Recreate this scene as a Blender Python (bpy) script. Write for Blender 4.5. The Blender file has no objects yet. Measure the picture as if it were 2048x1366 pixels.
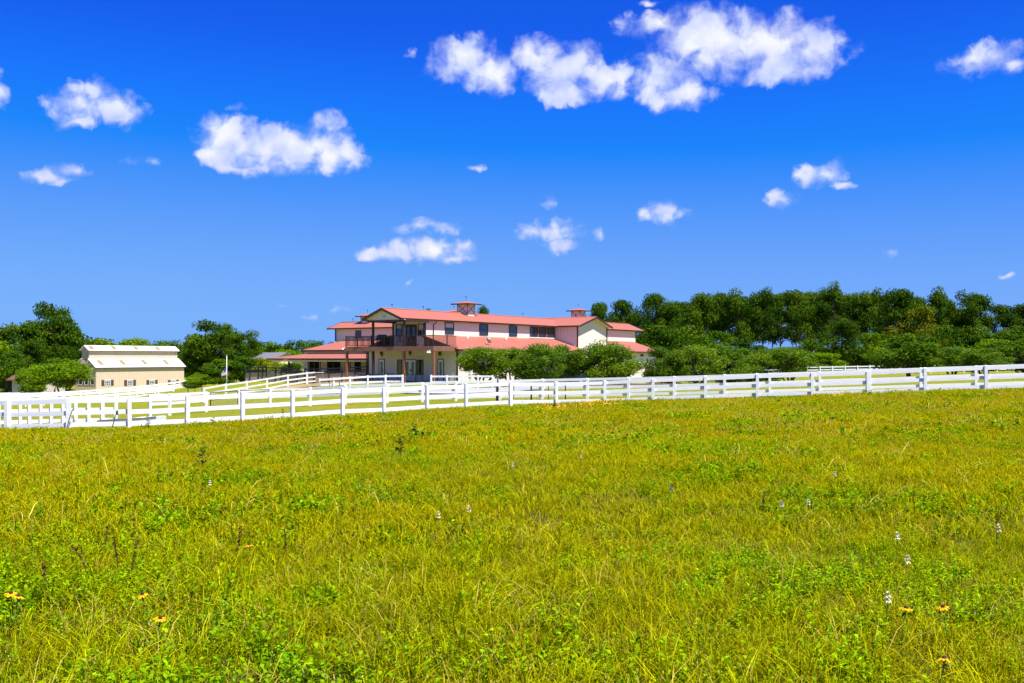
import bpy, bmesh, math, random
import numpy as np
from mathutils import Vector, Matrix, Euler
random.seed(7); RNG = np.random.default_rng(11)
scene = bpy.context.scene
R = math.radians
# ------------------------------------------------------------------ camera, sky, sun, exposure
F, HZ, CAMZ = 1991.0, 716.0, 1.75          # focal length in photo pixels, horizon row, eye height
cd = bpy.data.cameras.new('camera'); cam = bpy.data.objects.new('camera', cd); scene.collection.objects.link(cam)
cd.sensor_width = 36.0; cd.lens = F / 2048 * 36.0; cd.shift_y = (HZ - 683) / 2048
cd.clip_start = 0.1; cd.clip_end = 6000
cam.location = (0, 0, CAMZ); cam.rotation_euler = (R(90), 0, 0)
scene.camera = cam
SUN_AZ, SUN_EL = 137.0, 63.0               # degrees clockwise from +Y (view axis), elevation
scene.view_settings.view_transform = 'Standard'; scene.view_settings.look = 'None'
scene.view_settings.gamma = 1.0; scene.view_settings.exposure = 0.9
scene.cycles.max_bounces = 4; scene.cycles.diffuse_bounces = 2; scene.cycles.glossy_bounces = 2
scene.cycles.transmission_bounces = 3; scene.cycles.transparent_max_bounces = 6
scene.cycles.sample_clamp_indirect = 4.0; scene.cycles.use_adaptive_sampling = True; scene.cycles.adaptive_threshold = .02
try:
    scene.cycles.use_denoising = True
except Exception: pass

class NT:
    """tiny helper around a node tree"""
    def __init__(s, tree): s.t = tree; s.t.nodes.clear()
    def n(s, typ, **kw):
        nd = s.t.nodes.new(typ)
        for k, v in kw.items():
            if k.startswith('i_'):
                key = k[2:]; key = int(key) if key.isdigit() else key.replace('_', ' ')
                nd.inputs[key].default_value = v
            else: setattr(nd, k, v)
        return nd
    def l(s, a, b): s.t.links.new(a, b)
    def math(s, op, a, b=None, c=None, clamp=False):
        nd = s.t.nodes.new('ShaderNodeMath'); nd.operation = op; nd.use_clamp = clamp
        for i, v in enumerate((a, b, c)):
            if v is None: continue
            if isinstance(v, (int, float)): nd.inputs[i].default_value = v
            else: s.l(v, nd.inputs[i])
        return nd.outputs[0]
    def vmath(s, op, a, b=None):
        nd = s.t.nodes.new('ShaderNodeVectorMath'); nd.operation = op
        for i, v in enumerate((a, b)):
            if v is None: continue
            if isinstance(v, (tuple, list)): nd.inputs[i].default_value = v
            else: s.l(v, nd.inputs[i])
        return nd.outputs['Value'] if op in ('LENGTH', 'DOT_PRODUCT') else nd.outputs[0]
    def mix(s, fac, a, b, blend='MIX'):
        nd = s.t.nodes.new('ShaderNodeMix'); nd.data_type = 'RGBA'; nd.blend_type = blend
        for sock, v in ((nd.inputs[0], fac), (nd.inputs[6], a), (nd.inputs[7], b)):
            if isinstance(v, (int, float)): sock.default_value = v
            elif isinstance(v, (tuple, list)): sock.default_value = (*v[:3], 1)
            else: s.l(v, sock)
        return nd.outputs[2]
    def noise(s, vec, scale, detail=3, rough=.55, dist=0.0, dim='3D'):
        nd = s.t.nodes.new('ShaderNodeTexNoise'); nd.noise_dimensions = dim; nd.inputs['Scale'].default_value = scale
        nd.inputs['Detail'].default_value = detail; nd.inputs['Roughness'].default_value = rough
        nd.inputs['Distortion'].default_value = dist
        if vec is not None: s.l(vec, nd.inputs['Vector'])
        return nd.outputs
    def mapr(s, v, a, b, c=0.0, d=1.0, smooth=False):
        nd = s.t.nodes.new('ShaderNodeMapRange'); nd.interpolation_type = 'SMOOTHSTEP' if smooth else 'LINEAR'
        s.l(v, nd.inputs[0])
        for i, q in enumerate((a, b, c, d)): nd.inputs[i + 1].default_value = q
        return nd.outputs[0]

# clouds of the sky, as directions: centre and half-size in photo pixels turned into azimuth / elevation
CLOUDS = [  # px, py, rx, ry, strength
 (490,312,80,30,.9), (440,262,58,40,1),(425,318,42,18,0.8),(520,295,105,48,1),(610,300,95,46,1),(675,305,62,38,1),(652,245,36,26,0.8),(705,325,36,14,0.8),(480,330,110,14,0.8),(165,212,78,42,0.75),
 (215,215,78,38,0.75),(168,180,50,30,0.7),(262,222,50,26,0.55),(165,245,55,18,0.6),(95,205,32,20,0.4),(925,112,66,40,0.9),(985,145,68,38,1),(890,132,50,28,0.8),(1005,160,42,24,0.8),
 (1078,108,58,36,0.9),(1130,140,84,48,1),(1205,165,58,38,0.85),(1140,182,62,28,0.85),(1236,148,30,38,0.6),(1410,70,110,54,1),(1520,92,130,62,1),(1615,92,92,50,0.9),(1320,52,90,28,0.7),
 (1560,140,90,30,0.9),(1330,150,74,48,0.9),(1365,186,74,28,0.9),(1305,190,36,28,0.8),(1420,120,70,40,0.8),(1985,118,90,38,0.8),(1925,118,40,14,0.6),(2040,125,46,22,0.7),(78,350,56,24,0.65),
 (145,340,50,20,0.65),(115,362,40,10,0.5),(1640,348,62,28,0.85),(1685,376,36,11,0.75),(1562,403,44,20,0.7),(1328,428,46,24,0.75),(1098,460,62,26,0.85),(1112,492,44,18,0.75),(1185,475,14,16,0.45),
 (855,458,62,14,0.7),(770,510,48,20,0.8),(850,500,92,24,0.9),(900,513,44,11,0.8),(880,488,34,16,0.8),(1775,497,20,9,0.6),(685,617,30,10,0.5),(578,612,20,8,0.5),(822,563,18,9,0.5),
 (620,637,14,8,0.5),(1088,402,26,14,0.4),(955,327,32,9,0.36),(290,318,36,14,0.36),(2,178,24,38,0.8),(2010,553,34,7,0.45),(1305,2,36,8,0.5),(822,102,16,10,0.45),(480,215,26,12,0.38)]
world = bpy.data.worlds.new('World'); scene.world = world; world.use_nodes = True
def build_world():
    w = NT(world.node_tree)
    sky = w.n('ShaderNodeTexSky'); sky.sky_type = 'NISHITA'; sky.sun_disc = False
    sky.sun_elevation = R(SUN_EL); sky.sun_rotation = R(SUN_AZ)
    sky.air_density = 1.0; sky.dust_density = 0.3; sky.ozone_density = 3.0; sky.altitude = 50
    tc = w.n('ShaderNodeTexCoord'); d = tc.outputs['Generated']
    sep = w.n('ShaderNodeSeparateXYZ'); w.l(d, sep.inputs[0])
    # deep polarised blue: per-channel power and gain on the physical sky
    sc = w.n('ShaderNodeSeparateColor'); w.l(sky.outputs[0], sc.inputs[0])
    def rise(v, top, start, scale, floor):   # deep polarised blue: soft-shouldered response per channel
        a = w.math('SUBTRACT', 1.0, w.math('EXPONENT', w.math('DIVIDE', w.math('SUBTRACT', start, v), scale)))
        return w.math('MULTIPLY', w.math('MAXIMUM', w.math('MULTIPLY', a, top), w.math('MULTIPLY', v, floor)), SKY_K)
    ch = [rise(sc.outputs[0], .215, 2.1, 1.5, .006), rise(sc.outputs[1], .53, 1.84, 2.8, .046),
          w.math('MULTIPLY', w.math('MINIMUM', w.math('MULTIPLY', sc.outputs[2], .195), .97), SKY_K)]
    cc = w.n('ShaderNodeCombineColor')
    for i in range(3): w.l(ch[i], cc.inputs[i])
    # azimuth / elevation; the cloud field repeats every 60 degrees round the horizon
    az = w.math('ARCTAN2', sep.outputs[0], sep.outputs[1])
    el = w.math('ARCSINE', sep.outputs[2])
    per = R(60)
    azw = w.math('SUBTRACT', w.math('FLOORED_MODULO', w.math('ADD', az, per / 2), per), per / 2)
    cv = w.n('ShaderNodeCombineXYZ'); w.l(azw, cv.inputs[0]); w.l(el, cv.inputs[1])
    base = cv.outputs[0]
    nz = w.noise(base, 22, 3, .6, 0, '2D')
    warp = w.vmath('MULTIPLY', w.vmath('SUBTRACT', nz[1], (.5, .5, .5)), (.040, .024, 0))
    p = w.vmath('ADD', base, warp)
    acc = None
    for (px, py, rx, ry, st) in CLOUDS:
        t = (px - 1024) / F; a = math.atan(t); k = math.cos(a)
        e = math.atan((HZ - py) / F * k)
        sx, sy = F / (rx * 1.30) / k / k, F / (ry * 1.30) / k
        vm = w.n('ShaderNodeVectorMath', operation='MULTIPLY_ADD'); w.l(p, vm.inputs[0])
        vm.inputs[1].default_value = (sx, sy, 0); vm.inputs[2].default_value = (-a * sx, -e * sy, 0)
        m = w.math('MULTIPLY_ADD', w.vmath('LENGTH', vm.outputs[0]), -st, st)
        acc = m if acc is None else w.math('SMOOTH_MAX', acc, m, .07)
    # overhead, above the height the camera sees, cumulus added to whiten the ambient light
    up = w.noise(d, 3.2, 3, .55)
    over = w.math('MULTIPLY', w.mapr(up[0], .54, .74, 0, .95), w.mapr(el, R(21), R(30), smooth=True))
    acc = w.math('MAXIMUM', acc, w.math('SUBTRACT', over, .02))
    f1 = w.noise(base, 50, 7, .6, .25, '2D')
    dens = w.math('ADD', acc, w.math('MULTIPLY', w.math('SUBTRACT', f1[0], .5), 1.0))
    soft = w.noise(base, 34, 1, .5, 0, '2D')
    edge = w.mapr(soft[0], .35, .65, .40, 1.05)
    alpha = w.math('MULTIPLY', w.math('DIVIDE', w.math('SUBTRACT', dens, .06), edge, clamp=True), w.mapr(acc, -.02, .16, smooth=True))
    alpha = w.mapr(alpha, 0, 1, smooth=True)
    f2 = w.noise(w.vmath('ADD', base, (.0, .012, 0)), 30, 3, .5, 0, '2D')
    tone = w.math('ADD', w.mapr(dens, .1, .95, .12, .78), w.math('MULTIPLY', w.math('SUBTRACT', f2[0], .5), 1.7), clamp=True)
    ccol = w.mix(tone, tuple(c * SKY_K for c in (.46, .57, 1.0)), tuple(c * SKY_K for c in (.95, .97, 1.03)))
    col = w.mix(w.math('MULTIPLY', alpha, .98), cc.outputs[0], ccol)
    bg = w.n('ShaderNodeBackground'); w.l(col, bg.inputs[0]); bg.inputs[1].default_value = 1.0
    out = w.n('ShaderNodeOutputWorld'); w.l(bg.outputs[0], out.inputs[0])
SKY_K = .536      # undoes the view exposure, so the sky shows as graded above
build_world()
world.cycles.sampling_method = 'MANUAL'; world.cycles.sample_map_resolution = 512

sd = bpy.data.lights.new('sun', 'SUN'); sun = bpy.data.objects.new('sun', sd); scene.collection.objects.link(sun)
sd.energy = 5.0; sd.angle = R(.53); sd.color = (1.0, .96, .88)
_s = Vector((math.sin(R(SUN_AZ)) * math.cos(R(SUN_EL)), math.cos(R(SUN_AZ)) * math.cos(R(SUN_EL)), math.sin(R(SUN_EL))))
sun.rotation_euler = _s.to_track_quat('Z', 'Y').to_euler(); sun.location = (30, -30, 60)

# ------------------------------------------------------------------ helpers
C = scene.collection
MESHES = {}
def link(name, data, parent=None):
    o = bpy.data.objects.new(name, data); C.objects.link(o)
    if parent is not None: o.parent = parent
    return o
def tag(o, label=None, cat=None, group=None, kind=None):
    if label: o['label'] = label
    if cat: o['category'] = cat
    if group: o['group'] = group
    if kind: o['kind'] = kind
    return o
def thing(name, label, cat, loc=(0, 0, 0), rz=0.0, group=None):
    o = link(name, None); o.location = loc; o.rotation_euler = (0, 0, rz); o.empty_display_size = .3
    return tag(o, label, cat, group)
def copy_tree(o, parent=None):
    c = o.copy(); C.objects.link(c); c.parent = parent
    for ch in list(o.children): copy_tree(ch, c)
    return c

class MB:
    """collects shapes for one mesh"""
    def __init__(s): s.v = []; s.f = []; s.m = []; s.sm = []
    def add(s, vs, fs, mi=0, smooth=False):
        k = len(s.v); s.v += [tuple(p) for p in vs]
        for f in fs: s.f.append(tuple(i + k for i in f)); s.m.append(mi); s.sm.append(smooth)
        return s
    def box(s, x0, x1, y0, y1, z0, z1, mi=0):
        v = [(x0,y0,z0),(x1,y0,z0),(x1,y1,z0),(x0,y1,z0),(x0,y0,z1),(x1,y0,z1),(x1,y1,z1),(x0,y1,z1)]
        return s.add(v, [(0,3,2,1),(4,5,6,7),(0,1,5,4),(1,2,6,5),(2,3,7,6),(3,0,4,7)], mi)
    def hexa(s, bot, top, mi=0):
        return s.add(list(bot) + list(top), [(0,3,2,1),(4,5,6,7),(0,1,5,4),(1,2,6,5),(2,3,7,6),(3,0,4,7)], mi)
    def slab(s, quad, t, mi=0, down=True):
        """thick sheet from a quad (4 pts, seen from above ccw); thickness t straight down"""
        lo = [(p[0], p[1], p[2] - t) for p in quad]
        return s.hexa(lo, quad, mi)
    def prism(s, poly, axis, t0, t1, mi=0):
        """poly of 2d points extruded on axis 'x' (poly = y,z), 'y' (poly = x,z) or 'z'"""
        n = len(poly)
        def pt(p, t): return {'x': (t, p[0], p[1]), 'y': (p[0], t, p[1]), 'z': (p[0], p[1], t)}[axis]
        v = [pt(p, t0) for p in poly] + [pt(p, t1) for p in poly]
        fs = [tuple(range(n))[::-1], tuple(range(n, 2 * n))] + [(i, (i + 1) % n, n + (i + 1) % n, n + i) for i in range(n)]
        return s.add(v, fs, mi)
    def tube(s, pts, rad, n=6, mi=0, cap=True):
        pts = [Vector(p) for p in pts]; rad = rad if isinstance(rad, (list, tuple)) else [rad] * len(pts)
        rings = []
        for i, p in enumerate(pts):
            d = (pts[min(i + 1, len(pts) - 1)] - pts[max(i - 1, 0)]).normalized()
            a = d.orthogonal().normalized() if abs(d.z) < .99 else Vector((1, 0, 0))
            if abs(d.z) < .99: a = d.cross(Vector((0, 0, 1))).normalized()
            b = d.cross(a)
            rings.append([p + rad[i] * (a * math.cos(2 * math.pi * k / n) + b * math.sin(2 * math.pi * k / n)) for k in range(n)])
        v = [q for r in rings for q in r]; fs = []
        for i in range(len(pts) - 1):
            for k in range(n):
                fs.append((i*n+k, i*n+(k+1) % n, (i+1)*n+(k+1) % n, (i+1)*n+k))
        if cap: fs += [tuple(range(n))[::-1], tuple(range((len(pts)-1)*n, len(pts)*n))]
        return s.add(v, fs, mi, True)
    def lathe(s, prof, n=10, c=(0, 0, 0), mi=0):
        v = [(c[0] + r * math.cos(2*math.pi*k/n), c[1] + r * math.sin(2*math.pi*k/n), c[2] + z) for r, z in prof for k in range(n)]
        fs = [(i*n+k, i*n+(k+1) % n, (i+1)*n+(k+1) % n, (i+1)*n+k) for i in range(len(prof)-1) for k in range(n)]
        fs += [tuple(range(n))[::-1], tuple(range((len(prof)-1)*n, len(prof)*n))]
        return s.add(v, fs, mi, True)
    def mesh(s, name, mats, fix=True):
        me = bpy.data.meshes.new(name); me.from_pydata(s.v, [], s.f)
        for m in (mats if isinstance(mats, (list, tuple)) else [mats]): me.materials.append(m)
        me.polygons.foreach_set('material_index', s.m); me.polygons.foreach_set('use_smooth', s.sm)
        if fix:
            bm = bmesh.new(); bm.from_mesh(me); bmesh.ops.recalc_face_normals(bm, faces=bm.faces); bm.to_mesh(me); bm.free()
        me.update(); return me
    def build(s, name, mats, parent=None, loc=None, rot=None):
        o = link(name, s.mesh(name, mats), parent)
        if loc is not None: o.location = loc
        if rot is not None: o.rotation_euler = rot
        return o

def at(px, Y): return (px - 1024) / F * Y          # world x of a photo column at depth Y
def zat(py, Y): return CAMZ - (py - HZ) / F * Y     # world z of a photo row at depth Y

# ------------------------------------------------------------------ materials
def mat(name, col, rough=.6, metal=0.0, spec=.4, nscale=0, namp=0, col2=None, bump=0, groove=None, streak=None):
    m = bpy.data.materials.new(name); m.use_nodes = True; t = NT(m.node_tree)
    b = t.n('ShaderNodeBsdfPrincipled'); b.inputs['Roughness'].default_value = rough; b.inputs['Metallic'].default_value = metal
    b.inputs['Specular IOR Level'].default_value = spec
    o = t.n('ShaderNodeOutputMaterial'); t.l(b.outputs[0], o.inputs[0])
    tc = t.n('ShaderNodeTexCoord'); vec = tc.outputs['Object']
    c = t.n('ShaderNodeRGB'); c.outputs[0].default_value = (*col, 1); cur = c.outputs[0]; hgt = None
    if nscale:
        nz = t.noise(vec, nscale, 4, .6)
        c2 = col2 if col2 else tuple(x * (1 - namp) for x in col)
        cur = t.mix(t.mapr(nz[0], .35, .68), cur, c2)
        hgt = nz[0]
    if streak:
        mp = t.n('ShaderNodeMapping'); t.l(vec, mp.inputs[0]); mp.inputs['Scale'].default_value = streak
        nz = t.noise(mp.outputs[0], 1.0, 3, .6)
        cur = t.mix(t.mapr(nz[0], .45, .8, 0, .55), cur, tuple(x * .55 for x in col))
    if groove:   # vertical grooves every <spacing> m along x+y (walls) or one axis (roofs)
        axis, sp, wdt, dark = groove
        sx = t.n('ShaderNodeSeparateXYZ'); t.l(vec, sx.inputs[0])
        g = {'xy': lambda: t.math('ADD', sx.outputs[0], sx.outputs[1]), 'x': lambda: sx.outputs[0], 'y': lambda: sx.outputs[1]}[axis]()
        fr = t.math('ABSOLUTE', t.math('SUBTRACT', t.math('FRACT', t.math('DIVIDE', g, sp)), .5))
        gm = t.mapr(fr, wdt / sp * .5, wdt / sp, 1, 0)
        cur = t.mix(t.math('MULTIPLY', gm, dark), cur, tuple(x * .45 for x in col))
        bp = t.n('ShaderNodeBump'); bp.inputs['Strength'].default_value = .8; bp.inputs['Distance'].default_value = .02
        bp.invert = True; t.l(gm, bp.inputs['Height']); t.l(bp.outputs[0], b.inputs['Normal'])
    elif bump and hgt is not None:
        bp = t.n('ShaderNodeBump'); bp.inputs['Strength'].default_value = bump; bp.inputs['Distance'].default_value = .03
        t.l(hgt, bp.inputs['Height']); t.l(bp.outputs[0], b.inputs['Normal'])
    t.l(cur, b.inputs['Base Color'])
    return m
def leaf_mat(name, c1, c2, c3, trans=.3, spec=.10):
    m = bpy.data.materials.new(name); m.use_nodes = True; t = NT(m.node_tree)
    at_ = t.n('ShaderNodeAttribute', attribute_name='var'); oi = t.n('ShaderNodeObjectInfo')
    k = t.math('ADD', t.math('MULTIPLY', at_.outputs['Fac'], .75), t.math('MULTIPLY', oi.outputs['Random'], .35))
    col = t.mix(t.mapr(k, 0, .55), c1, c2); col = t.mix(t.mapr(k, .5, 1.05), col, c3)
    p = t.n('ShaderNodeBsdfPrincipled'); t.l(col, p.inputs['Base Color']); p.inputs['Roughness'].default_value = .5
    p.inputs['Specular IOR Level'].default_value = spec
    tr = t.n('ShaderNodeBsdfTranslucent'); t.l(t.mix(.5, col, (c3[0]*1.2, c3[1]*1.2, c3[2])), tr.inputs[0])
    mx = t.n('ShaderNodeMixShader'); mx.inputs[0].default_value = trans
    t.l(p.outputs[0], mx.inputs[1]); t.l(tr.outputs[0], mx.inputs[2])
    o = t.n('ShaderNodeOutputMaterial'); t.l(mx.outputs[0], o.inputs[0]); return m

M = {}
M['white_paint'] = mat('white_paint', (.82, .82, .81), .55, nscale=3.1, col2=(.74, .73, .71), bump=.15)
M['white_trim'] = mat('white_trim', (.80, .80, .80), .45)
M['siding'] = mat('cream_siding', (.80, .70, .59), .7, groove=('xy', .305, .02, .55), spec=.2)
M['siding_low'] = mat('cream_siding_low', (.80, .69, .55), .7, groove=('xy', .305, .02, .55), spec=.2)
M['soffit'] = mat('cream_soffit', (.74, .62, .48), .7)
M['roof_y'] = mat('red_metal_roof', (.37, .122, .080), .55, groove=('y', .45, .035, .5), spec=.2)
M['roof_x'] = mat('red_metal_roof_cross', (.37, .122, .080), .55, groove=('x', .45, .035, .5), spec=.2)
M['roof_plain'] = mat('red_metal_roof_small', (.37, .122, .080), .55, spec=.2)
M['brown'] = mat('dark_brown_trim', (.058, .028, .020), .5, nscale=4, namp=.3)
M['deckwood'] = mat('brown_deck_paint', (.25, .115, .07), .55, nscale=3, namp=.3)
M['cedar'] = mat('cedar_post', (.27, .105, .05), .6, streak=(9, 9, .6))
M['glass'] = mat('window_glass', (.018, .03, .034), .06, spec=.9)
M['blind'] = mat('window_blind', (.55, .52, .48), .7)
M['black'] = mat('black_metal', (.012, .012, .014), .45)
M['dark'] = mat('interior_shade', (.012, .010, .009), .9)
M['door_white'] = mat('door_white', (.76, .78, .82), .4)
M['plank'] = mat('weathered_plank', (.50, .37, .25), .85, streak=(9, 9, .5), nscale=1.4, col2=(.36, .28, .21))
M['barn_wall'] = mat('barn_tan_metal', (.66, .53, .37), .55, groove=('xy', .42, .05, .35), spec=.3)
M['barn_end'] = M['barn_wall']
M['barn_roof'] = mat('barn_white_roof', (.80, .80, .78), .4, groove=('y', .42, .03, .2), spec=.4)
M['skylight'] = mat('fibreglass_skylight', (.26, .20, .10), .5)
M['shutter'] = mat('shutter_brown', (.10, .052, .038), .6)
M['shingle'] = mat('grey_shingle', (.19, .19, .21), .85, nscale=8, namp=.35)
M['brownroof'] = mat('brown_shingle', (.16, .075, .045), .85, nscale=6, namp=.4)
M['yellowwall'] = mat('pale_yellow_wall', (.66, .58, .36), .75, groove=('xy', .3, .02, .3))
M['stucco'] = mat('pale_stucco', (.60, .54, .45), .85, nscale=5, namp=.12)
M['bark'] = mat('pine_bark', (.105, .062, .042), .9, nscale=5, namp=.5, bump=.6)
M['bark2'] = mat('grey_bark', (.20, .165, .125), .85, nscale=6, namp=.45, bump=.5)
M['concrete'] = mat('concrete', (.42, .41, .42), .85, nscale=1.6, namp=.2)
M['gravel'] = mat('gravel', (.36, .34, .35), .9, nscale=5, namp=.35, bump=.5)
M['dirt'] = mat('bare_dirt', (.36, .22, .10), .95, nscale=1.2, col2=(.28, .24, .07), bump=.5)
M['mulch'] = mat('mulch', (.30, .17, .09), .95, nscale=6, col2=(.17, .10, .05), bump=.8)
M['steel'] = mat('galvanised_steel', (.42, .43, .45), .4, metal=.7)
M['navy'] = mat('navy_car_paint', (.008, .018, .060), .25, spec=.6)
M['teal'] = mat('dark_teal_car_paint', (.006, .022, .030), .25, spec=.6)
M['rubber'] = mat('rubber', (.015, .015, .015), .8)
M['stem'] = mat('green_stem', (.11, .20, .01), .7, spec=.05)
M['petal'] = mat('yellow_petal', (.80, .36, .002), .6, spec=.1)
M['disc'] = mat('brown_flower_disc', (.035, .012, .008), .8)
M['whitebloom'] = mat('white_bloom', (.80, .74, .50), .8, spec=0)
M['pinkbloom'] = mat('pink_bloom', (.62, .42, .50), .6)
M['bluebloom'] = mat('blue_bloom', (.07, .10, .42), .6)
M['deadstalk'] = mat('dead_brown_stalk', (.10, .055, .018), .95, spec=0)
M['orangebloom'] = mat('orange_bloom', (.85, .36, .01), .6)
M['pine'] = leaf_mat('pine_needles', (.010, .034, .002), (.038, .088, .003), (.105, .165, .004), .18, .03)
M['pine_y'] = leaf_mat('pine_needles_yellowish', (.065, .09, .003), (.12, .145, .004), (.19, .19, .005), .2, .03)
M['oak'] = leaf_mat('dark_broad_leaves', (.012, .044, .002), (.048, .112, .003), (.130, .215, .004), .28, .04)
M['light'] = leaf_mat('bright_broad_leaves', (.050, .125, .002), (.115, .215, .003), (.210, .310, .005), .32, .04)
M['myrtle'] = leaf_mat('glossy_shrub_leaves', (.018, .062, .002), (.070, .150, .003), (.200, .290, .005), .28, .10)
M['yellowtree'] = leaf_mat('yellow_green_leaves', (.14, .19, .005), (.23, .28, .006), (.32, .35, .01), .4, .04)

def ground_mat():
    m = bpy.data.materials.new('meadow_ground'); m.use_nodes = True; t = NT(m.node_tree)
    g = t.n('ShaderNodeNewGeometry'); pos = g.outputs['Position']
    n1 = t.noise(pos, .12, 4, .6); n2 = t.noise(pos, 2.2, 4, .7); n3 = t.noise(pos, 16, 3, .7)
    c = t.mix(t.mapr(n1[0], .38, .64), (.235, .265, .009), (.32, .285, .013))
    c = t.mix(t.mapr(n2[0], .35, .7, 0, .8), c, (.17, .215, .009))
    c = t.mix(t.mapr(n3[0], .45, .7, 0, .5), c, (.30, .25, .035))
    b = t.n('ShaderNodeBsdfPrincipled'); t.l(c, b.inputs['Base Color']); b.inputs['Roughness'].default_value = .9; b.inputs['Specular IOR Level'].default_value = .1
    bp = t.n('ShaderNodeBump'); bp.inputs['Strength'].default_value = 1; bp.inputs['Distance'].default_value = .12
    t.l(n3[0], bp.inputs['Height']); t.l(bp.outputs[0], b.inputs['Normal'])
    o = t.n('ShaderNodeOutputMaterial'); t.l(b.outputs[0], o.inputs[0]); return m
M['ground'] = ground_mat()
def grass_mat(name, root, mid, tip, alt, trans=.35):
    m = bpy.data.materials.new(name); m.use_nodes = True; t = NT(m.node_tree)
    a = t.n('ShaderNodeAttribute', attribute_name='tip'); v = t.n('ShaderNodeAttribute', attribute_name='var')
    oi = t.n('ShaderNodeObjectInfo'); g = t.n('ShaderNodeNewGeometry')
    n1 = t.noise(g.outputs['Position'], .16, 3, .6); n2 = t.noise(g.outputs['Position'], .9, 3, .6)
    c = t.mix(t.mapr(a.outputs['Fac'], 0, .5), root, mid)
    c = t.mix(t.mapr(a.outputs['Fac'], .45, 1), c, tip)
    k = t.math('ADD', t.math('MULTIPLY', oi.outputs['Random'], .35), t.math('MULTIPLY', v.outputs['Fac'], .5))
    k = t.math('ADD', k, t.math('MULTIPLY', t.math('SUBTRACT', n1[0], .5), 1.6))
    k = t.math('ADD', k, t.math('MULTIPLY', t.math('SUBTRACT', n2[0], .5), .9))
    c = t.mix(t.mapr(k, .15, .85), c, t.mix(.65, c, alt))
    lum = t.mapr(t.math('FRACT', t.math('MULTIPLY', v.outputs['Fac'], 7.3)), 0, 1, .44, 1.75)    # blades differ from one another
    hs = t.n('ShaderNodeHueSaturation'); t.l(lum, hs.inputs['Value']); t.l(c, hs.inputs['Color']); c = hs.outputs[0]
    d = t.n('ShaderNodeBsdfPrincipled'); t.l(c, d.inputs['Base Color']); d.inputs['Roughness'].default_value = .6; d.inputs['Specular IOR Level'].default_value = .02
    tr = t.n('ShaderNodeBsdfTranslucent'); t.l(c, tr.inputs[0])
    mx = t.n('ShaderNodeMixShader'); mx.inputs[0].default_value = trans
    t.l(d.outputs[0], mx.inputs[1]); t.l(tr.outputs[0], mx.inputs[2])
    o = t.n('ShaderNodeOutputMaterial'); t.l(mx.outputs[0], o.inputs[0]); return m
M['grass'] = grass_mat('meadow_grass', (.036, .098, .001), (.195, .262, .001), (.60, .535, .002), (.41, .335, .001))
M['forb'] = grass_mat('meadow_herb_leaves', (.035, .12, .001), (.105, .23, .001), (.235, .36, .002), (.24, .31, .001), .35)
M['straw'] = grass_mat('meadow_straw', (.22, .16, .025), (.48, .38, .06), (.68, .58, .14), (.42, .29, .05), .2)

# ------------------------------------------------------------------ terrain
CTRL = []   # (x, y, z)
def cp(px, Y, z): CTRL.append((at(px, Y), Y, z))
F1 = [(-110,44,-1.52),(13,43,-1.46),(137,42.5,-1.36),(260,43,-1.33),(375,44,-1.29),(485,45.5,-1.24),(585,47.3,-1.2),(685,49,-1.12),(768,51,-1.15),(854,53,-1.1),(932,55,-1.08),(1022,56.5,-1.0),(1113,57.5,-1.02),(1210,57.5,-.96),(1306,57,-.82),(1411,56.5,-.70),(1515,56,-.56),(1625,55.5,-.47),(1736,55,-.36),(1850,54.5,-.20),(1972,54,-.07),(2095,53.5,.06),(2220,53,.2)]
for p in F1: cp(*p)
CTRL += [(0,0,0),(-4,3,0),(4,3,0),(-12,0,0),(12,0,.1),(0,-15,.1),(-25,-10,0),(25,-10,.3),(-30,10,-.25),(30,12,.3),(-9,14,-.22),(0,14,-.2),(9,14,-.08),(-12,28,-.72),(0,28,-.52),(14,28,-.12),(-45,28,-1.0),(45,30,.35),(80,50,.6),(-80,40,-1.9)]
cp(100,48,-1.5); cp(100,75,-2.45); cp(-200,75,-2.9); cp(0,105,-3.5); cp(200,110,-3.45); cp(390,115,-3.0); cp(-300,130,-3.6); cp(200,150,-3.35); cp(340,150,-3.2); cp(150,165,-3.4); cp(100,200,-3.6)
cp(420,70,-1.85); cp(600,72,-1.75); cp(520,64,-1.7); cp(700,66,-1.5); cp(800,70,-1.25)
for p in ((646,104,-.89),(614,100,-.90),(576,96,-1.1),(534,91,-1.32),(494,87,-1.5),(452,84,-1.65),(408,80,-1.85),(490,107,-.72),(440,107,-1.05),(400,108,-1.55),(600,108,-.7),(700,92,-.62),(740,98,-.51),(690,95,-.51),(865,90,-.51),(914,93,-.51),(800,88,-.62),(760,80,-1.0),(900,78,-.95)): cp(*p)
cp(960,84,-.6); cp(1060,80,-.7); cp(1100,64,-1.0); cp(1200,84,-.55); cp(1300,86,-.5); cp(1400,82,-.5); cp(1150,103,-1.35); cp(1290,129,-1.5); cp(1240,122,-1.3); cp(1400,110,-.9); cp(1550,100,-.6)
cp(1640,160,-.9); cp(1800,160,-.78); cp(2000,160,-.3); cp(1700,120,-.45); cp(1900,110,-.05); cp(2050,90,.15); cp(1500,165,-1.1); cp(1300,180,-1.4)
cp(600,125,-.6); cp(800,140,-.6); cp(900,170,-.8); cp(500,130,-1.2)
cp(420,140,-2.2); cp(300,210,-3.5); cp(900,260,-1.5); cp(1700,240,-1.0); cp(2300,200,0.0)
CTRL += [(-300,300,-3.5),(0,400,-2),(300,300,-1),(-300,100,-4),(300,80,1),(0,700,-2),(-600,600,-3),(600,600,-2),(-600,0,-2),(600,0,1),(0,-80,.5)]
_cx = np.array(CTRL); _A = np.sqrt((_cx[:, None, 0]-_cx[None, :, 0])**2 + (_cx[:, None, 1]-_cx[None, :, 1])**2 + 4.0)
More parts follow.
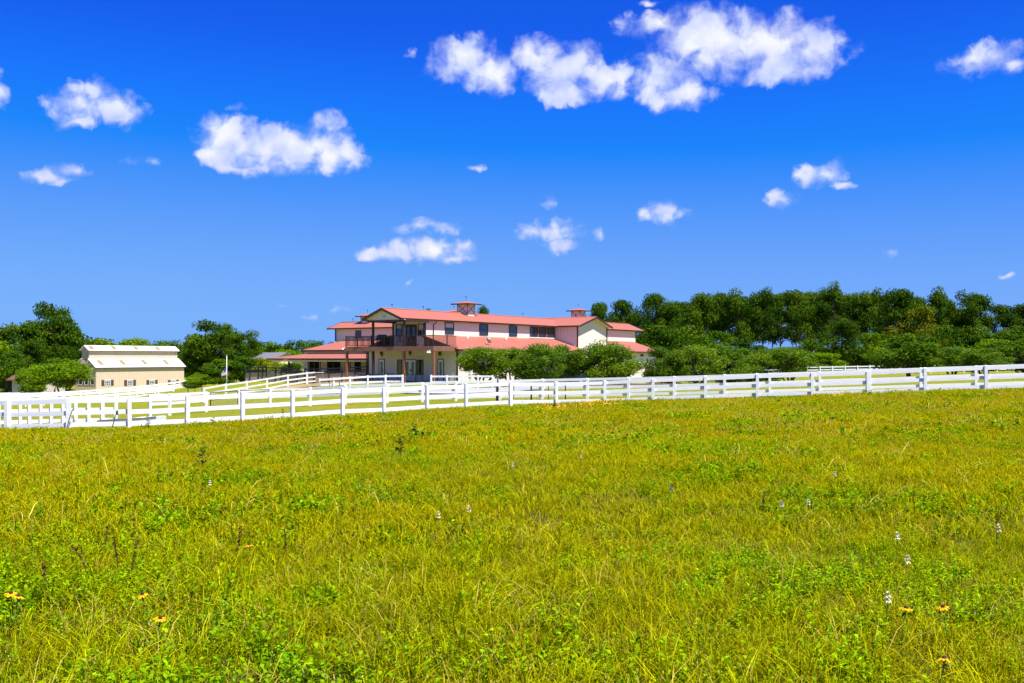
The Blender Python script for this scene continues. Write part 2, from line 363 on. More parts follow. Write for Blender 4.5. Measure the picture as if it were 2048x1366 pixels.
_n = len(_cx); _K = np.zeros((_n+3, _n+3)); _K[:_n, :_n] = -_A - 0*np.eye(_n); _K[:_n, :_n] -= 1.2*np.eye(_n) * -1
_K[:_n, _n] = 1; _K[:_n, _n+1:] = _cx[:, :2]/100; _K[_n, :_n] = 1; _K[_n+1:, :_n] = _cx[:, :2].T/100
_W = np.linalg.solve(_K, np.concatenate([_cx[:, 2], [0, 0, 0]]))
def Gv(x, y):
    x = np.asarray(x, float).ravel(); y = np.asarray(y, float).ravel(); out = np.empty(len(x))
    for i in range(0, len(x), 20000):
        xx, yy = x[i:i+20000], y[i:i+20000]
        d = np.sqrt((xx[:, None]-_cx[None, :, 0])**2 + (yy[:, None]-_cx[None, :, 1])**2 + 4.0)
        out[i:i+20000] = -d @ _W[:_n] + _W[_n] + xx/100*_W[_n+1] + yy/100*_W[_n+2]
    return out
def G(x, y): return float(Gv([x], [y])[0])

def grid_sheet(name, xs, ys, mt, lift=0.0, mask=None):
    X, Y = np.meshgrid(xs, ys); Z = Gv(X, Y).reshape(X.shape) + lift
    nx = len(xs); v = np.stack([X.ravel(), Y.ravel(), Z.ravel()], 1)
    i = np.arange(len(ys)-1)[:, None]*nx + np.arange(nx-1)[None, :]; i = i.ravel()
    f = np.stack([i, i+1, i+nx+1, i+nx], 1)
    me = bpy.data.meshes.new(name); me.vertices.add(len(v)); me.vertices.foreach_set('co', v.ravel().astype(np.float32))
    me.loops.add(f.size); me.loops.foreach_set('vertex_index', f.ravel().astype(np.int32))
    me.polygons.add(len(f)); me.polygons.foreach_set('loop_start', np.arange(0, f.size, 4, dtype=np.int32))
    me.polygons.foreach_set('use_smooth', np.ones(len(f), bool))
    me.update(calc_edges=True); me.materials.append(mt)
    return link(name, me)
def spread(a, b, step, far, growth=1.18):
    v = list(np.arange(a, b + step/2, step)); s = step; x = v[-1]
    while x < far: s *= growth; x += s; v.append(x)
    return v
xs = spread(0, 90, 1.5, 900); xs = sorted(set([-q for q in xs] + xs)); ys = spread(-30, 190, 1.5, 1500); ys = [-400, -200, -110, -65] + ys
tag(grid_sheet('ground', np.array(xs), np.array(ys), M['ground']), kind='structure')
def meadow():
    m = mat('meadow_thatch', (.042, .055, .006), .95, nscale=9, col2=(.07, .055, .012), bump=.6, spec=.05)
    xs_ = np.arange(-62, 64, 1.0); fx_ = np.array([at(p[0], p[1]) for p in F1]); fy_ = np.array([p[1] for p in F1]); rows = 60
    ye = np.interp(xs_, fx_, fy_)+.25; X = np.repeat(xs_[None], rows, 0); Y = np.array([-14 + (ye+14)*k/(rows-1) for k in range(rows)])
    Z = Gv(X, Y).reshape(X.shape)+.02; n = len(xs_); mb = MB()
    mb.add(list(zip(X.ravel(), Y.ravel(), Z.ravel())), [(i*n+k, i*n+k+1, (i+1)*n+k+1, (i+1)*n+k) for i in range(rows-1) for k in range(n-1)], 0, True)
    tag(link('meadow', mb.mesh('meadow', m)), kind='structure')
meadow()
def ribbon(name, pts, width, mt, lift=.05, seg=2.0):
    """path of given width draped on the ground"""
    P = [Vector((p[0], p[1])) for p in pts]; L = []
    for a, b in zip(P, P[1:]):
        n = max(1, int((b-a).length/seg)); L += [a.lerp(b, k/n) for k in range(n)]
    L.append(P[-1]); mb = MB(); vs = []; fs = []; m = 5
    for i, p in enumerate(L):
        d = (L[min(i+1, len(L)-1)] - L[max(i-1, 0)]).normalized(); nrm = Vector((-d.y, d.x))
        wv = width if not callable(width) else width(i/(len(L)-1))
        wv *= 1 + .12*math.sin(i*1.7) + .06*math.sin(i*4.1)
        for k in range(m): q = p + nrm*wv*(k/(m-1)-.5); vs.append((q.x, q.y, 0))
    zz = Gv([q[0] for q in vs], [q[1] for q in vs])
    vs = [(q[0], q[1], z + lift) for q, z in zip(vs, zz)]
    for i in range(len(L)-1):
        for k in range(m-1): fs.append((i*m+k, i*m+k+1, (i+1)*m+k+1, (i+1)*m+k))
    mb.add(vs, fs, 0, True); o = link(name, mb.mesh(name, mt)); return tag(o, kind='structure')
def pp(px, Y): return (at(px, Y), Y)
ribbon('gravel_drive', [pp(-260,70), pp(-60,71), pp(120,72), pp(215,74)], 6.0, M['gravel'])
ribbon('concrete_drive', [pp(690,83), pp(780,82), pp(860,79.5), pp(930,78), pp(1010,78), pp(1100,82), pp(1160,92), pp(1170,102)], 5.0, M['concrete'], .075)
ribbon('bare_dirt_patch', [pp(555,92), pp(600,95), pp(640,97), pp(690,92)], lambda t: 3 + 6*math.sin(math.pi*t), M['dirt'], .06, 1.0)
ribbon('mulch_bed', [pp(940,84.5), pp(1060,84.5), pp(1180,85), pp(1300,86), pp(1420,88)], 4.2, M['mulch'], .06)
ribbon('horse_path', [pp(-100,52), pp(100,52), pp(250,54)], 2.2, M['dirt'], .05)

# ------------------------------------------------------------------ house
HTH = R(32.655); HG = -.51
house = thing('stable_house', 'large cream barn house with red metal roofs, cupolas and a wooden balcony', 'house', (at(865, 90), 90, HG), -HTH)
HB = 3.78; NL, NR, NC = -7.65, -3.75, -5.70; ZE, ZR = 5.95, 6.92
def hp(mb, name, m, parent=None): return mb.build(name, m, parent or house)
def wall_x(a0, a1, b, z0, z1, t=.12): return MB().box(a0, a1, b, b + t, z0, z1)     # facing -b
# lower walls
hp(wall_x(-10.84, 0, HB, -.6, 3.18), 'wall', M['siding_low'])
hp(MB().prism([(HB+.12,-.6),(28.4,-1.6),(28.4,3.05),(HB+.12,3.05)], 'x', -.12, 0), 'wall', M['siding'])
hp(MB().prism([(35.9,-1.8),(48.5,-2.2),(48.5,3.05),(35.9,3.05)], 'x', -.12, 0), 'wall', M['siding'])
hp(MB().box(-10.84, -10.72, HB+.12, 13.6, -.6, 3.05), 'wall', M['siding'])
hp(MB().box(-10.7, -.12, 48.38, 48.5, -2.2, 3.05), 'wall', M['siding'])
# nave (raised part) walls
hp(MB().prism([(NL,3.2),(NR,3.2),(NR,5.98),(NC,6.86),(NL,5.98)], 'y', HB, HB+.12), 'wall', M['siding_low'])
hp(MB().box(NR-.12, NR, HB+.12, 28.4, 3.2, 5.98), 'wall', M['siding'])
hp(MB().box(NR-.12, NR, 35.9, 50.0, 3.0, 5.98), 'wall', M['siding'])
hp(MB().box(NL, NL+.12, HB+.12, 50.0, 3.2, 5.98), 'wall', M['siding'])
hp(MB().prism([(NL+.12,-2),(NR-.12,-2),(NR-.12,5.98),(NC,6.8),(NL+.12,5.98)], 'y', 49.85, 49.97), 'wall', M['siding'])
# cross block
CB0, CB1, CBC, CG = 28.53, 35.78, 32.15, -.80
hp(MB().box(-20, CG-.12, CB0, CB0+.12, -1.8, 5.98), 'wall', M['siding'])
hp(MB().prism([(CB0,-2.0),(CB1,-2.0),(CB1,6.0),(CBC,7.0),(CB0,6.0)], 'x', CG-.12, CG), 'wall', M['siding'])
hp(MB().box(-20, CG-.12, CB1-.12, CB1, -2, 5.98), 'wall', M['siding'])
# left arm walls
AB, AL = 18.5, -28.75
hp(MB().box(AL, NL, AB, AB+.12, 3.0, 5.85), 'wall', M['siding'])
hp(MB().prism([(AB+.12,-1.2),(22.5,-1.2),(22.5,5.85),(20.5,6.6),(AB+.12,5.85)], 'x', AL, AL+.12), 'wall', M['siding'])
hp(MB().box(AL, NL, 22.38, 22.5, -1.2, 5.85), 'wall', M['siding'])
WB = 13.6
openings = []
def slope_roof(name, q, t, m): return hp(MB().slab(q, t), name, m)
# --- roofs: nave
o_, e_ = -.35, 2.38
def gable_roof_y(y0, y1, xc, half, ze, zr, m, rise=.06):
    for s in (-1, 1):
        q = [(xc, y0, zr), (xc + s*half, y0, ze), (xc + s*half, y1, ze), (xc, y1, zr)]
        r = slope_roof('roof', q if s > 0 else q[::-1], .09, m)
def gable_roof_x(x0, x1, yc, half, ze, zr, m):
    for s in (-1, 1):
        q = [(x0, yc, zr), (x0, yc + s*half, ze), (x1, yc + s*half, ze), (x1, yc, zr)]
        slope_roof('roof', q if s < 0 else q[::-1], .09, m)
gable_roof_y(o_, 52.0, NC, e_, ZE, ZR, M['roof_y'])
hp(MB().tube([(NC, o_-.02, ZR+.01), (NC, 52.02, ZR+.01)], .07, 6), 'ridge_cap', M['roof_plain'])
gable_roof_x(-20.4, CG+.55, CBC, 4.15, 5.98, 7.08, M['roof_x'])
hp(MB().tube([(-20.4, CBC, 7.09), (CG+.57, CBC, 7.09)], .07, 6), 'ridge_cap', M['roof_plain'])
gable_roof_x(AL-.95, NL+1.2, 20.5, 2.55, 5.86, 6.66, M['roof_x'])
hp(MB().tube([(AL-.97, 20.5, 6.67), (NL, 20.5, 6.67)], .07, 6), 'ridge_cap', M['roof_plain'])
# lean-to roofs right, left of the front block, left arm, porch
LZ0, LZ1 = 4.45, 3.06
slope_roof('roof', [(NR, 3.35, LZ0), (.55, 3.35, LZ1), (.55, CB0, LZ1), (NR, CB0, LZ0)], .09, M['roof_y'])
slope_roof('roof', [(NR, CB1, LZ0), (.55, CB1, LZ1), (.55, 49.2, LZ1), (NR, 49.2, LZ0)], .09, M['roof_y'])
slope_roof('roof', [(-11.35, 3.35, LZ1), (NL, 3.35, LZ0), (NL, 14.2, LZ0), (-11.35, 14.2, LZ1)], .09, M['roof_y'])
slope_roof('roof', [(-29.3, 13.15, 3.17), (-11.0, 13.15, 3.17), (-11.0, AB, 4.40), (-27.4, AB, 4.40)], .09, M['roof_x'])
slope_roof('roof', [(-31.2, 9.6, 2.20), (-10.86, 9.6, 2.20), (-10.86, 13.58, 2.78), (-28.6, 13.58, 2.78)], .09, M['roof_x'])
# fascia and gutters
def fascia(p, q, h=.16, t=.05, m='brown', name='fascia'):
    p, q = Vector(p), Vector(q); d = q - p; n = Vector((d.y, -d.x, 0)).normalized()*t
    b = [p, q, q + n, p + n]; up = Vector((0, 0, h))
    hp(MB().hexa([x - up*.7 for x in b], [x + up*.3 for x in b]), name, M[m])
fascia((NC+e_, 52.02, ZE-.03), (NC+e_, o_-.06, ZE-.03), name='gutter'); fascia((NC-e_, o_-.06, ZE-.03), (NC-e_, 52.02, ZE-.03), name='gutter')
for s in (-1, 1):
    for (yy, n0) in ((o_-.005, 0), (52.06, 1)):
        a, b = Vector((NC, yy, ZR)), Vector((NC + s*e_, yy, ZE))
        hp(MB().hexa([a+Vector((0,-.05,-.2)), b+Vector((0,-.05,-.2)), b+Vector((0,0,-.2)), a+Vector((0,0,-.2))], [a+Vector((0,-.05,.03)), b+Vector((0,-.05,.03)), b+Vector((0,0,.03)), a+Vector((0,0,.03))]), 'rake_board', M['brown'])
    a, b = Vector((CG+.555, CBC, 7.08)), Vector((CG+.555, CBC + s*4.15, 5.98))
    hp(MB().hexa([a+Vector((0,0,-.2)), b+Vector((0,0,-.2)), b+Vector((.05,0,-.2)), a+Vector((.05,0,-.2))], [a+Vector((0,0,.03)), b+Vector((0,0,.03)), b+Vector((.05,0,.03)), a+Vector((.05,0,.03))]), 'rake_board', M['brown'])
    a, b = Vector((AL-1.0, 20.5, 6.66)), Vector((AL-1.0, 20.5 + s*2.55, 5.86))
    hp(MB().hexa([a+Vector((0,0,-.18)), b+Vector((0,0,-.18)), b+Vector((.045,0,-.18)), a+Vector((.045,0,-.18))], [a+Vector((0,0,.03)), b+Vector((0,0,.03)), b+Vector((.045,0,.03)), a+Vector((.045,0,.03))]), 'rake_board', M['brown'])
fascia((CG+.5, CBC-4.15, 5.95), (NR+.66, CBC-4.15, 5.95), name='gutter')
fascia((AL-.95, 20.5-2.55, 5.83), (NL, 20.5-2.55, 5.83), name='gutter')
fascia((.55, 28.5, LZ1-.03), (.55, 3.3, LZ1-.03), name='gutter'); fascia((.55, 49.2, LZ1-.03), (.55, 35.8, LZ1-.03), name='gutter')
fascia((-29.3, 13.15, 3.14), (-11.0, 13.15, 3.14), .18, name='gutter'); fascia((-31.2, 9.6, 2.17), (-10.86, 9.6, 2.17), .17, name='gutter')
for (a0, z0, a1, z1) in ((NR, LZ0, .55, LZ1), (NL, LZ0, -11.35, LZ1)):
    hp(MB().hexa([(a0,3.29,z0-.2),(a1,3.29,z1-.2),(a1,3.345,z1-.2),(a0,3.345,z0-.2)], [(a0,3.29,z0+.02),(a1,3.29,z1+.02),(a1,3.345,z1+.02),(a0,3.345,z0+.02)]), 'rake_board', M['brown'])
# soffits
hp(MB().slab([(CG+.03, CBC-4.1, 5.88), (CG+.5, CBC-4.1, 5.88), (CG+.5, CBC, 6.97), (CG+.03, CBC, 6.97)], .02), 'soffit', M['soffit'])
hp(MB().slab([(CG+.03, CBC, 6.97), (CG+.5, CBC, 6.97), (CG+.5, CBC+4.1, 5.88), (CG+.03, CBC+4.1, 5.88)], .02), 'soffit', M['soffit'])
# corner boards
for (a, b, z0, z1) in ((0.03, HB-.03, -.6, 3.1), (-10.87, HB-.03, -.6, 3.1), (NR+.03, HB-.03, 3.36, 5.9), (NL-.03, HB-.03, 3.36, 5.9), (CG+.03, CB0-.03, 1, 5.9), (CG+.03, CB1+.03, 1, 5.9), (AL-.03, AB-.03, 4.3, 5.8), (NR+.03, 50.03, 4, 5.9), (.03, 48.53, -2, 3.0)):
    hp(MB().box(a-.06, a+.06, b-.06, b+.06, z0, z1), 'corner_board', M['brown'])
# gable infill over the balcony
hp(MB().prism([(-7.55, 5.80), (-3.2, 5.80), (-3.55, 6.0), (NC, 6.8), (-7.9, 6.0)], 'y', .05, .15), 'gable_panel', M['siding_low'])
hp(MB().box(-7.6, -3.1, -.02, .18, 5.62, 5.80), 'beam', M['brown'])
for a in (-7.35, -3.35): hp(MB().box(a-.09, a+.09, .2, HB, 5.62, 5.80), 'beam', M['brown'])
hp(MB().slab([(-7.5, .2, 5.86), (-3.9, .2, 5.86), (-3.9, HB, 5.86), (-7.5, HB, 5.86)], .04), 'soffit', M['soffit'])
# balcony deck
deck = hp(MB().box(-10.5, .06, .04, HB-.02, 3.24, 3.35), 'balcony_deck', M['deckwood'])
hp(MB().box(-10.52, .07, -.04, .04, 2.90, 3.32), 'fascia_board', M['deckwood'], deck)
hp(MB().box(.06, .12, -.04, HB-.03, 2.90, 3.32), 'fascia_board', M['deckwood'], deck)
hp(MB().box(-10.58, -10.52, -.04, HB-.03, 2.90, 3.32), 'fascia_board', M['deckwood'], deck)
for k in range(8): hp(MB().box(-10.4 + k*1.45, -10.33 + k*1.45, .05, HB-.05, 2.98, 3.235), 'joist', M['deckwood'], deck)
for a, up, m in ((-10.42, 2.9, 'cedar'), (-7.14, 5.62, 'brown'), (-3.41, 5.62, 'brown'), (0.0, 2.9, 'cedar')):
    lower = 'cedar' if a != -7.14 else 'brown'
    hp(MB().box(a-.10, a+.10, .06, .26, -.5, 2.9), 'post', M[lower])
    if up > 3: hp(MB().box(a-.09, a+.09, .07, .25, 3.35, 5.62), 'post', M['brown'])
# railing
rail = hp(MB().box(-10.5, .06, .045, .10, 4.28, 4.34).box(-10.5, .06, .05, .09, 3.43, 3.47), 'railing', M['brown'])
hp(MB().box(.0, .06, .10, HB-.1, 4.28, 4.34).box(.01, .05, .10, HB-.1, 3.43, 3.47), 'railing_side', M['brown'], rail)
hp(MB().box(-10.5, -10.44, .10, HB-.1, 4.28, 4.34).box(-10.49, -10.45, .10, HB-.1, 3.43, 3.47), 'railing_side', M['brown'], rail)
bal = MB().box(-.012, .012, -.012, .012, 3.47, 4.28).mesh('baluster', M['brown'])
for k in range(72): link('baluster', bal, rail).location = (-10.42 + k*.145, .07, 0)
for k in range(24):
    link('baluster', bal, rail).location = (.03, .2 + k*.145, 0); link('baluster', bal, rail).location = (-10.47, .2 + k*.145, 0)
rp = MB().box(-.035, .035, -.035, .035, 3.35, 4.40).mesh('railing_post', M['brown'])
for a in (-10.47, -9.0, -7.3, -5.7, -4.9, -1.9, 0.03): link('railing_post', rp, rail).location = (a, .07, 0)
link('railing_post', rp, rail).location = (.03, 2.2, 0)
# windows and doors
def window(a0, a1, z0, z1, plane, side, name='window', frame='brown', sash=True, blind=0.0, fw=.07):
    """side 'f' = wall facing -b at b=plane, 'r' = wall facing +a at a=plane"""
    def bx(mb, p0, p1, d0, d1, zz0, zz1):
        if side == 'f': mb.box(p0, p1, plane - d1, plane - d0, zz0, zz1)
        else: mb.box(plane + d0, plane + d1, p0, p1, zz0, zz1)
        return mb
    fr = MB()
    bx(fr, a0, a0+fw, .002, .06, z0, z1); bx(fr, a1-fw, a1, .002, .06, z0, z1); bx(fr, a0+fw, a1-fw, .002, .06, z0, z0+fw); bx(fr, a0+fw, a1-fw, .002, .06, z1-fw, z1)
    w = hp(fr, name, M[frame])
    hp(bx(MB(), a0+fw, a1-fw, .002, .014, z0+fw, z1-fw), 'pane', M['glass'], w)
    if sash: hp(bx(MB(), a0+fw, a1-fw, .016, .045, (z0+z1)/2-.025, (z0+z1)/2+.025), 'sash_bar', M[frame], w)
    if blind: hp(bx(MB(), a0+fw+.02, a1-fw-.02, .0145, .0165, z1-fw-(z1-z0)*blind, z1-fw-.01), 'blind', M['blind'], w)
    return w
for b0, b1, bl in ((6.91, 8.41, .38), (12.89, 14.46, .0), (18.52, 20.14, .0), (22.85, 24.55, 0), (24.70, 26.45, 0), (26.60, 28.3, 0)): window(b0, b1, 4.62, 5.78, NR, 'r', blind=bl)
hp(MB().box(NR, NR+.07, 22.7, 28.45, 4.50, 4.60), 'window_ledge', M['white_trim'])
window(-7.33, -6.52, 4.42, 5.55, HB, 'f', blind=.3); window(-4.62, -3.88, 4.42, 5.55, HB, 'f', blind=.5)
window(-7.14, -6.55, .68, 2.10, HB, 'f', sash=False); window(-4.72, -3.95, .62, 2.10, HB, 'f', sash=False)
window(-25.6, -24.7, 4.62, 5.55, AB, 'f')
window(6.2, 8.6, .75, 2.0, 0, 'r', sash=False, frame='soffit')
def door(a0, a1, z1, plane, side, leaf='door_white', frame='brown', leaves=1, z0=-.02, glass=True):
    w = window(a0-.07, a1+.07, z0, z1, plane, side, 'door', frame, False)
    for ch in list(w.children): bpy.data.objects.remove(ch)
    n = leaves; wd = (a1-a0)/n
    for k in range(n):
        p0, p1 = a0 + k*wd + .005, a0 + (k+1)*wd - .005; s = wd*.24
        mb = MB(); cells = [(p0, p0+s, z0, z1-.08), (p1-s, p1, z0, z1-.08), (p0+s, p1-s, z0, z0+.55), (p0+s, p1-s, z1-.26, z1-.08)]
        if not glass: cells = [(p0, p1, z0, z1-.08)]
        for (q0, q1, y0, y1) in cells:
            if side == 'f': mb.box(q0, q1, plane-.045, plane-.003, y0, y1)
            else: mb.box(plane+.003, plane+.045, q0, q1, y0, y1)
        lf = hp(mb, 'door_leaf', M[leaf], w)
        if glass:
            g = MB().box(p0+s, p1-s, plane-.02, plane-.004, z0+.55, z1-.26) if side == 'f' else MB().box(plane+.004, plane+.02, p0+s, p1-s, z0+.55, z1-.26)
            hp(g, 'pane', M['glass'], w)
    if side == 'f': hp(MB().box((a0+a1)/2+.05, (a0+a1)/2+.09, plane-.11, plane-.04, .98, 1.12), 'handle', M['black'], w)
    return w
door(-6.25, -4.88, 2.14, HB, 'f', leaves=2); door(-9.42, -8.80, 2.18, HB, 'f'); door(-2.18, -1.60, 2.18, HB, 'f')
door(-6.12, -4.82, 5.5, HB, 'f', leaf='brown', leaves=2, z0=3.36)
door(45.0, 46.9, 1.16, 0, 'r', leaf='shutter', z0=-1.1, glass=False)
gd = hp(MB().box(.003, .05, 24.2, 27.4, -1.2, 1.45), 'garage_door', M['deckwood'])
for k in range(5): hp(MB().box(.052, .075, 24.25, 27.35, -1.15 + k*.52, -.70 + k*.52), 'door_panel', M['deckwood'], gd)
hp(MB().box(.004, .06, 43.6, 44.5, 2.45, 2.75), 'vent_louvre', M['shutter'])
# left arm lower wall with stall openings
def a_on(px, b):
    t = (px-1024)/F; s, c = math.sin(HTH), math.cos(HTH); qx, qy = at(865, 90)+b*s, 90+b*c
    return (t*qy-qx)/(c+t*s)
segs = [(608, 619, 0), (619, 629, 1), (629, 640, 1), (640, 654.5, 0), (654.5, 667, 1), (667, 681, 1), (681, 695, 0), (695, 698, 1), (698, 709, 0), (709, 722, 1), (722, 737, 0)]
for p0, p1, opn in segs:
    a0, a1 = a_on(p0, WB), a_on(p1, WB)
    if not opn: hp(MB().box(a0, min(a1, -10.85), WB, WB+.12, -1.2, 2.95), 'wall', M['siding_low'])
    else:
        hp(MB().box(a0, a1, WB+.001, WB+.119, 2.05, 2.95), 'wall', M['siding_low'])
        st = hp(MB().box(a0+.06, a1-.06, WB+.06, WB+.11, -.4, 2.05), 'stall_shade_panel', M['dark'])  # near-black panel paints the shade inside the open stall
        hp(MB().box(a0, a0+.08, WB-.03, WB+.03, -.4, 2.05).box(a1-.08, a1, WB-.03, WB+.03, -.4, 2.05).box(a0+.08, a1-.08, WB-.03, WB+.03, 1.97, 2.05), 'stall_frame', M['brown'], st)
        for k in range(3): hp(MB().box(a0+.1, a1-.1, WB+.0, WB+.05, -.3+k*.3, -.06+k*.3), 'plank', M['shutter'], st)
hp(MB().box(-28.4, -11.0, WB-.0015, WB+.1, 2.96, 3.12), 'wall_band', M['siding'])
for px in (578, 617, 640, 700):
    a = a_on(px, 9.9); hp(MB().box(a-.08, a+.08, 9.82, 9.98, -1.1, 2.02), 'porch_post', M['brown' if px < 600 else 'cedar'])
hp(MB().box(-30.6, -10.9, 9.8, 9.95, 1.86, 2.02), 'porch_beam', M['soffit'])
# cupolas
def cupola(a, b, zb, zt, w):
    h = w/2
    cu = hp(MB().box(a-h, a+h, b-h, b+h, zb, zt), 'cupola', M['siding'])
    t = .03
    for s in (-1, 1):      # corner posts and crossed trim on each face
        for r in (-1, 1): hp(MB().box(a+s*h-t, a+s*h+t, b+r*h-t, b+r*h+t, zb, zt), 'trim', M['deckwood'], cu)
        mid = zb + (zt-zb)*.30
        for r in (-1, 1):
            p, q = Vector((a-h*r, b+s*(h+.03), mid)), Vector((a+h*r, b+s*(h+.03), zt-.03))
            hp(MB().tube([p, q], .028, 4), 'brace', M['deckwood'], cu)
            p, q = Vector((a+s*(h+.03), b-h*r, mid)), Vector((a+s*(h+.03), b+h*r, zt-.03))
            hp(MB().tube([p, q], .028, 4), 'brace', M['deckwood'], cu)
    e = h + .48
    rf = hp(MB().add([(a-e,b-e,zt),(a+e,b-e,zt),(a+e,b+e,zt),(a-e,b+e,zt),(a-e,b-e,zt+.07),(a+e,b-e,zt+.07),(a+e,b+e,zt+.07),(a-e,b+e,zt+.07),(a,b,zt+.36)],
        [(3,2,1,0),(0,1,5,4),(1,2,6,5),(2,3,7,6),(3,0,4,7),(4,5,8),(5,6,8),(6,7,8),(7,4,8)]), 'cupola_roof', M['roof_plain'], cu)
    hp(MB().box(a-e-.02, a+e+.02, b-e-.03, b-e+.0, zt-.06, zt+.08).box(a+e, a+e+.03, b-e, b+e, zt-.06, zt+.08), 'fascia', M['brown'], rf)
    hp(MB().tube([(a,b,zt+.3),(a,b,zt+.85)], .014, 5).lathe([(.0,0),(.055,.03),(.075,.08),(.055,.13),(0,.16)], 8, (a,b,zt+.72)), 'lightning_rod', M['black'], rf)
cupola(NC, 13.3, 6.5, 7.86, 1.30); cupola(NC, 37.6, 6.5, 8.12, 1.25); cupola(a_on(735, 20.5), 20.5, 6.2, 7.28, 1.15); cupola(a_on(908, CBC), CBC, 6.5, 8.12, 1.25)
for (a, b, z) in ((NC, 1.2, ZR), (NC, 6.0, ZR), (NC, 24.5, ZR), (a_on(706, 20.5), 20.5, 6.66)):
    hp(MB().tube([(a,b,z),(a,b,z+.42)], .014, 5).lathe([(.0,0),(.055,.03),(.075,.08),(.055,.13),(0,.16)], 8, (a,b,z+.32)), 'lightning_rod', M['black'])
# pipes, lamps, dish, boxes
for b in (9.2, 16.2): hp(MB().tube([(-2.6,b,3.9),(-2.6,b,4.55)], .06, 8), 'vent_pipe', M['white_trim'])
hp(MB().tube([(NR+.5,5.0,5.85),(NR+.45,5.0,5.7),(NR+.08,5.0,5.45),(NR+.08,5.0,4.4)], .05, 6), 'downpipe', M['brown'])
hp(MB().tube([(.5,3.55,2.95),(.4,3.6,2.75),(.1,3.75,2.5),(.1,3.75,-.3)], .05, 6), 'downpipe', M['brown'])
hp(MB().tube([(-11.25,3.6,2.95),(-10.98,3.65,2.7),(-10.98,3.65,-.3)], .05, 6), 'downpipe', M['brown'])
def lantern(a, b, z):
    l = hp(MB().box(a-.09, a+.09, b-.16, b-.02, z, z+.26), 'wall_lantern', M['shutter'])
    hp(MB().box(a-.07, a+.07, b-.15, b-.03, z-.14, z), 'lantern_glass', M['blind'], l)
    hp(MB().prism([(a-.13,z+.26),(a+.13,z+.26),(a,z+.38)], 'y', b-.2, b-.01), 'lantern_cap', M['shutter'], l)
lantern(-9.1, HB, 2.5); lantern(-1.95, HB, 2.5); lantern(-5.55, HB, 2.62)
def flood(a, b, z, n=2):
    l = hp(MB().box(a-.08, a+.08, b-.1, b, z, z+.1), 'floodlight', M['white_trim'])
    for k in range(n): hp(MB().lathe([(.03,0),(.09,-.14),(.09,-.17)], 8, (a-.12+.24*k, b-.12, z+.02)), 'lamp_head', M['white_trim'], l)
flood(-.3, -.05, 2.86); flood(NC, .04, 6.15); flood(-10.55, -.05, 3.2, 1)
dish = hp(MB().lathe([(0,0),(.14,.02),(.26,.08),(.33,.16),(.32,.165),(.25,.09),(.13,.03),(0,.012)], 12), 'satellite_dish', M['steel']); dish.location = (-1.0, 10.4, 3.95); dish.rotation_euler = (R(-55), R(25), 0)
hp(MB().tube([(0,0,0),(.0,.0,-.45)], .03, 5).tube([(0,.1,.05),(0,.05,.42)], .015, 4), 'dish_arm', M['steel'], dish)
eb = hp(MB().box(.003, .2, 5.6, 6.05, .7, 1.75), 'meter_box', M['white_trim']); hp(MB().tube([(.1,5.8,.7),(.1,5.8,-.4)], .03, 5), 'conduit', M['steel'], eb)
lx = hp(MB().box(.003, .14, 4.15, 4.3, 1.35, 1.6), 'wall_lantern', M['shutter']); hp(MB().box(.02, .12, 4.17, 4.28, 1.2, 1.35), 'lantern_glass', M['blind'], lx)
hp(MB().box(-4.75, -3.85, HB-.02, HB-.002, 2.28, 2.42), 'name_plate', M['blind'])
# skylight-free: simple base slab
hp(MB().box(-11.0, .25, -1.9, HB, -.75, -.14), 'patio_slab', M['concrete'])
def local(a, b, z=0.0):
    return house.matrix_basis @ Vector((a, b, z))
house.matrix_basis  # evaluated from loc/rot

# ------------------------------------------------------------------ furniture on the balcony and patio
def chair(loc, rz, label):
    t = thing('patio_chair', label, 'chair', loc, rz, 'black metal patio chairs')
    MB().box(-.24,.24,-.22,.24,.41,.44).build('seat', M['black'], t)
    b = MB()
    for k in range(5): b.box(-.21+k*.10, -.18+k*.10, .23, .25, .46, .95)
    b.box(-.25,.25,.225,.255,.95,.99); b.build('backrest', M['black'], t)
    for sx in (-1, 1):
        MB().tube([(sx*.22,-.2,.42),(sx*.25,-.24,0)], .015, 5).build('leg', M['black'], t); MB().tube([(sx*.22,.22,.42),(sx*.25,.30,0)], .015, 5).build('leg', M['black'], t)
        MB().tube([(sx*.25,-.22,.42),(sx*.26,-.22,.66),(sx*.26,.24,.68)], .014, 5).build('armrest', M['black'], t)
    return t
def lw(a, b, z=0): # house local -> world
    s, c = math.sin(HTH), math.cos(HTH); return (at(865, 90) + a*c + b*s, 90 - a*s + b*c, HG + z)
chair(lw(-4.6, 1.4, 3.352), -HTH+R(150), 'black metal chair on the balcony before the right window')
chair(lw(-5.6, 2.2, 3.352), -HTH+R(205), 'black metal chair on the balcony before the upper doors')
chair(lw(-3.9, -.8, -.14), -HTH+R(60), 'black metal chair on the patio right of the white doors')
g = thing('barbecue_grill', 'black lidded grill standing on the balcony left of the doors', 'grill', lw(-7.0, 1.3, 3.352), -HTH)
MB().box(-.55,.55,-.28,.28,.62,.86).build('firebox', M['black'], g)
MB().prism([(-.28,.87),(.28,.87),(.26,1.02),(.16,1.13),(-.16,1.13),(-.26,1.02)], 'x', -.42, .42).build('lid', M['black'], g)
for sx in (-.45, .45):
    for sy in (-.2, .2): MB().box(sx-.025, sx+.025, sy-.025, sy+.025, 0, .62).build('leg', M['black'], g)
MB().tube([(-.3,-.31,.98),(.3,-.31,.98)], .016, 5).build('handle', M['steel'], g)
pr = thing('patio_railing', 'black metal picket railing around the ground floor patio', 'railing', lw(0, -1.75, -.14), -HTH)
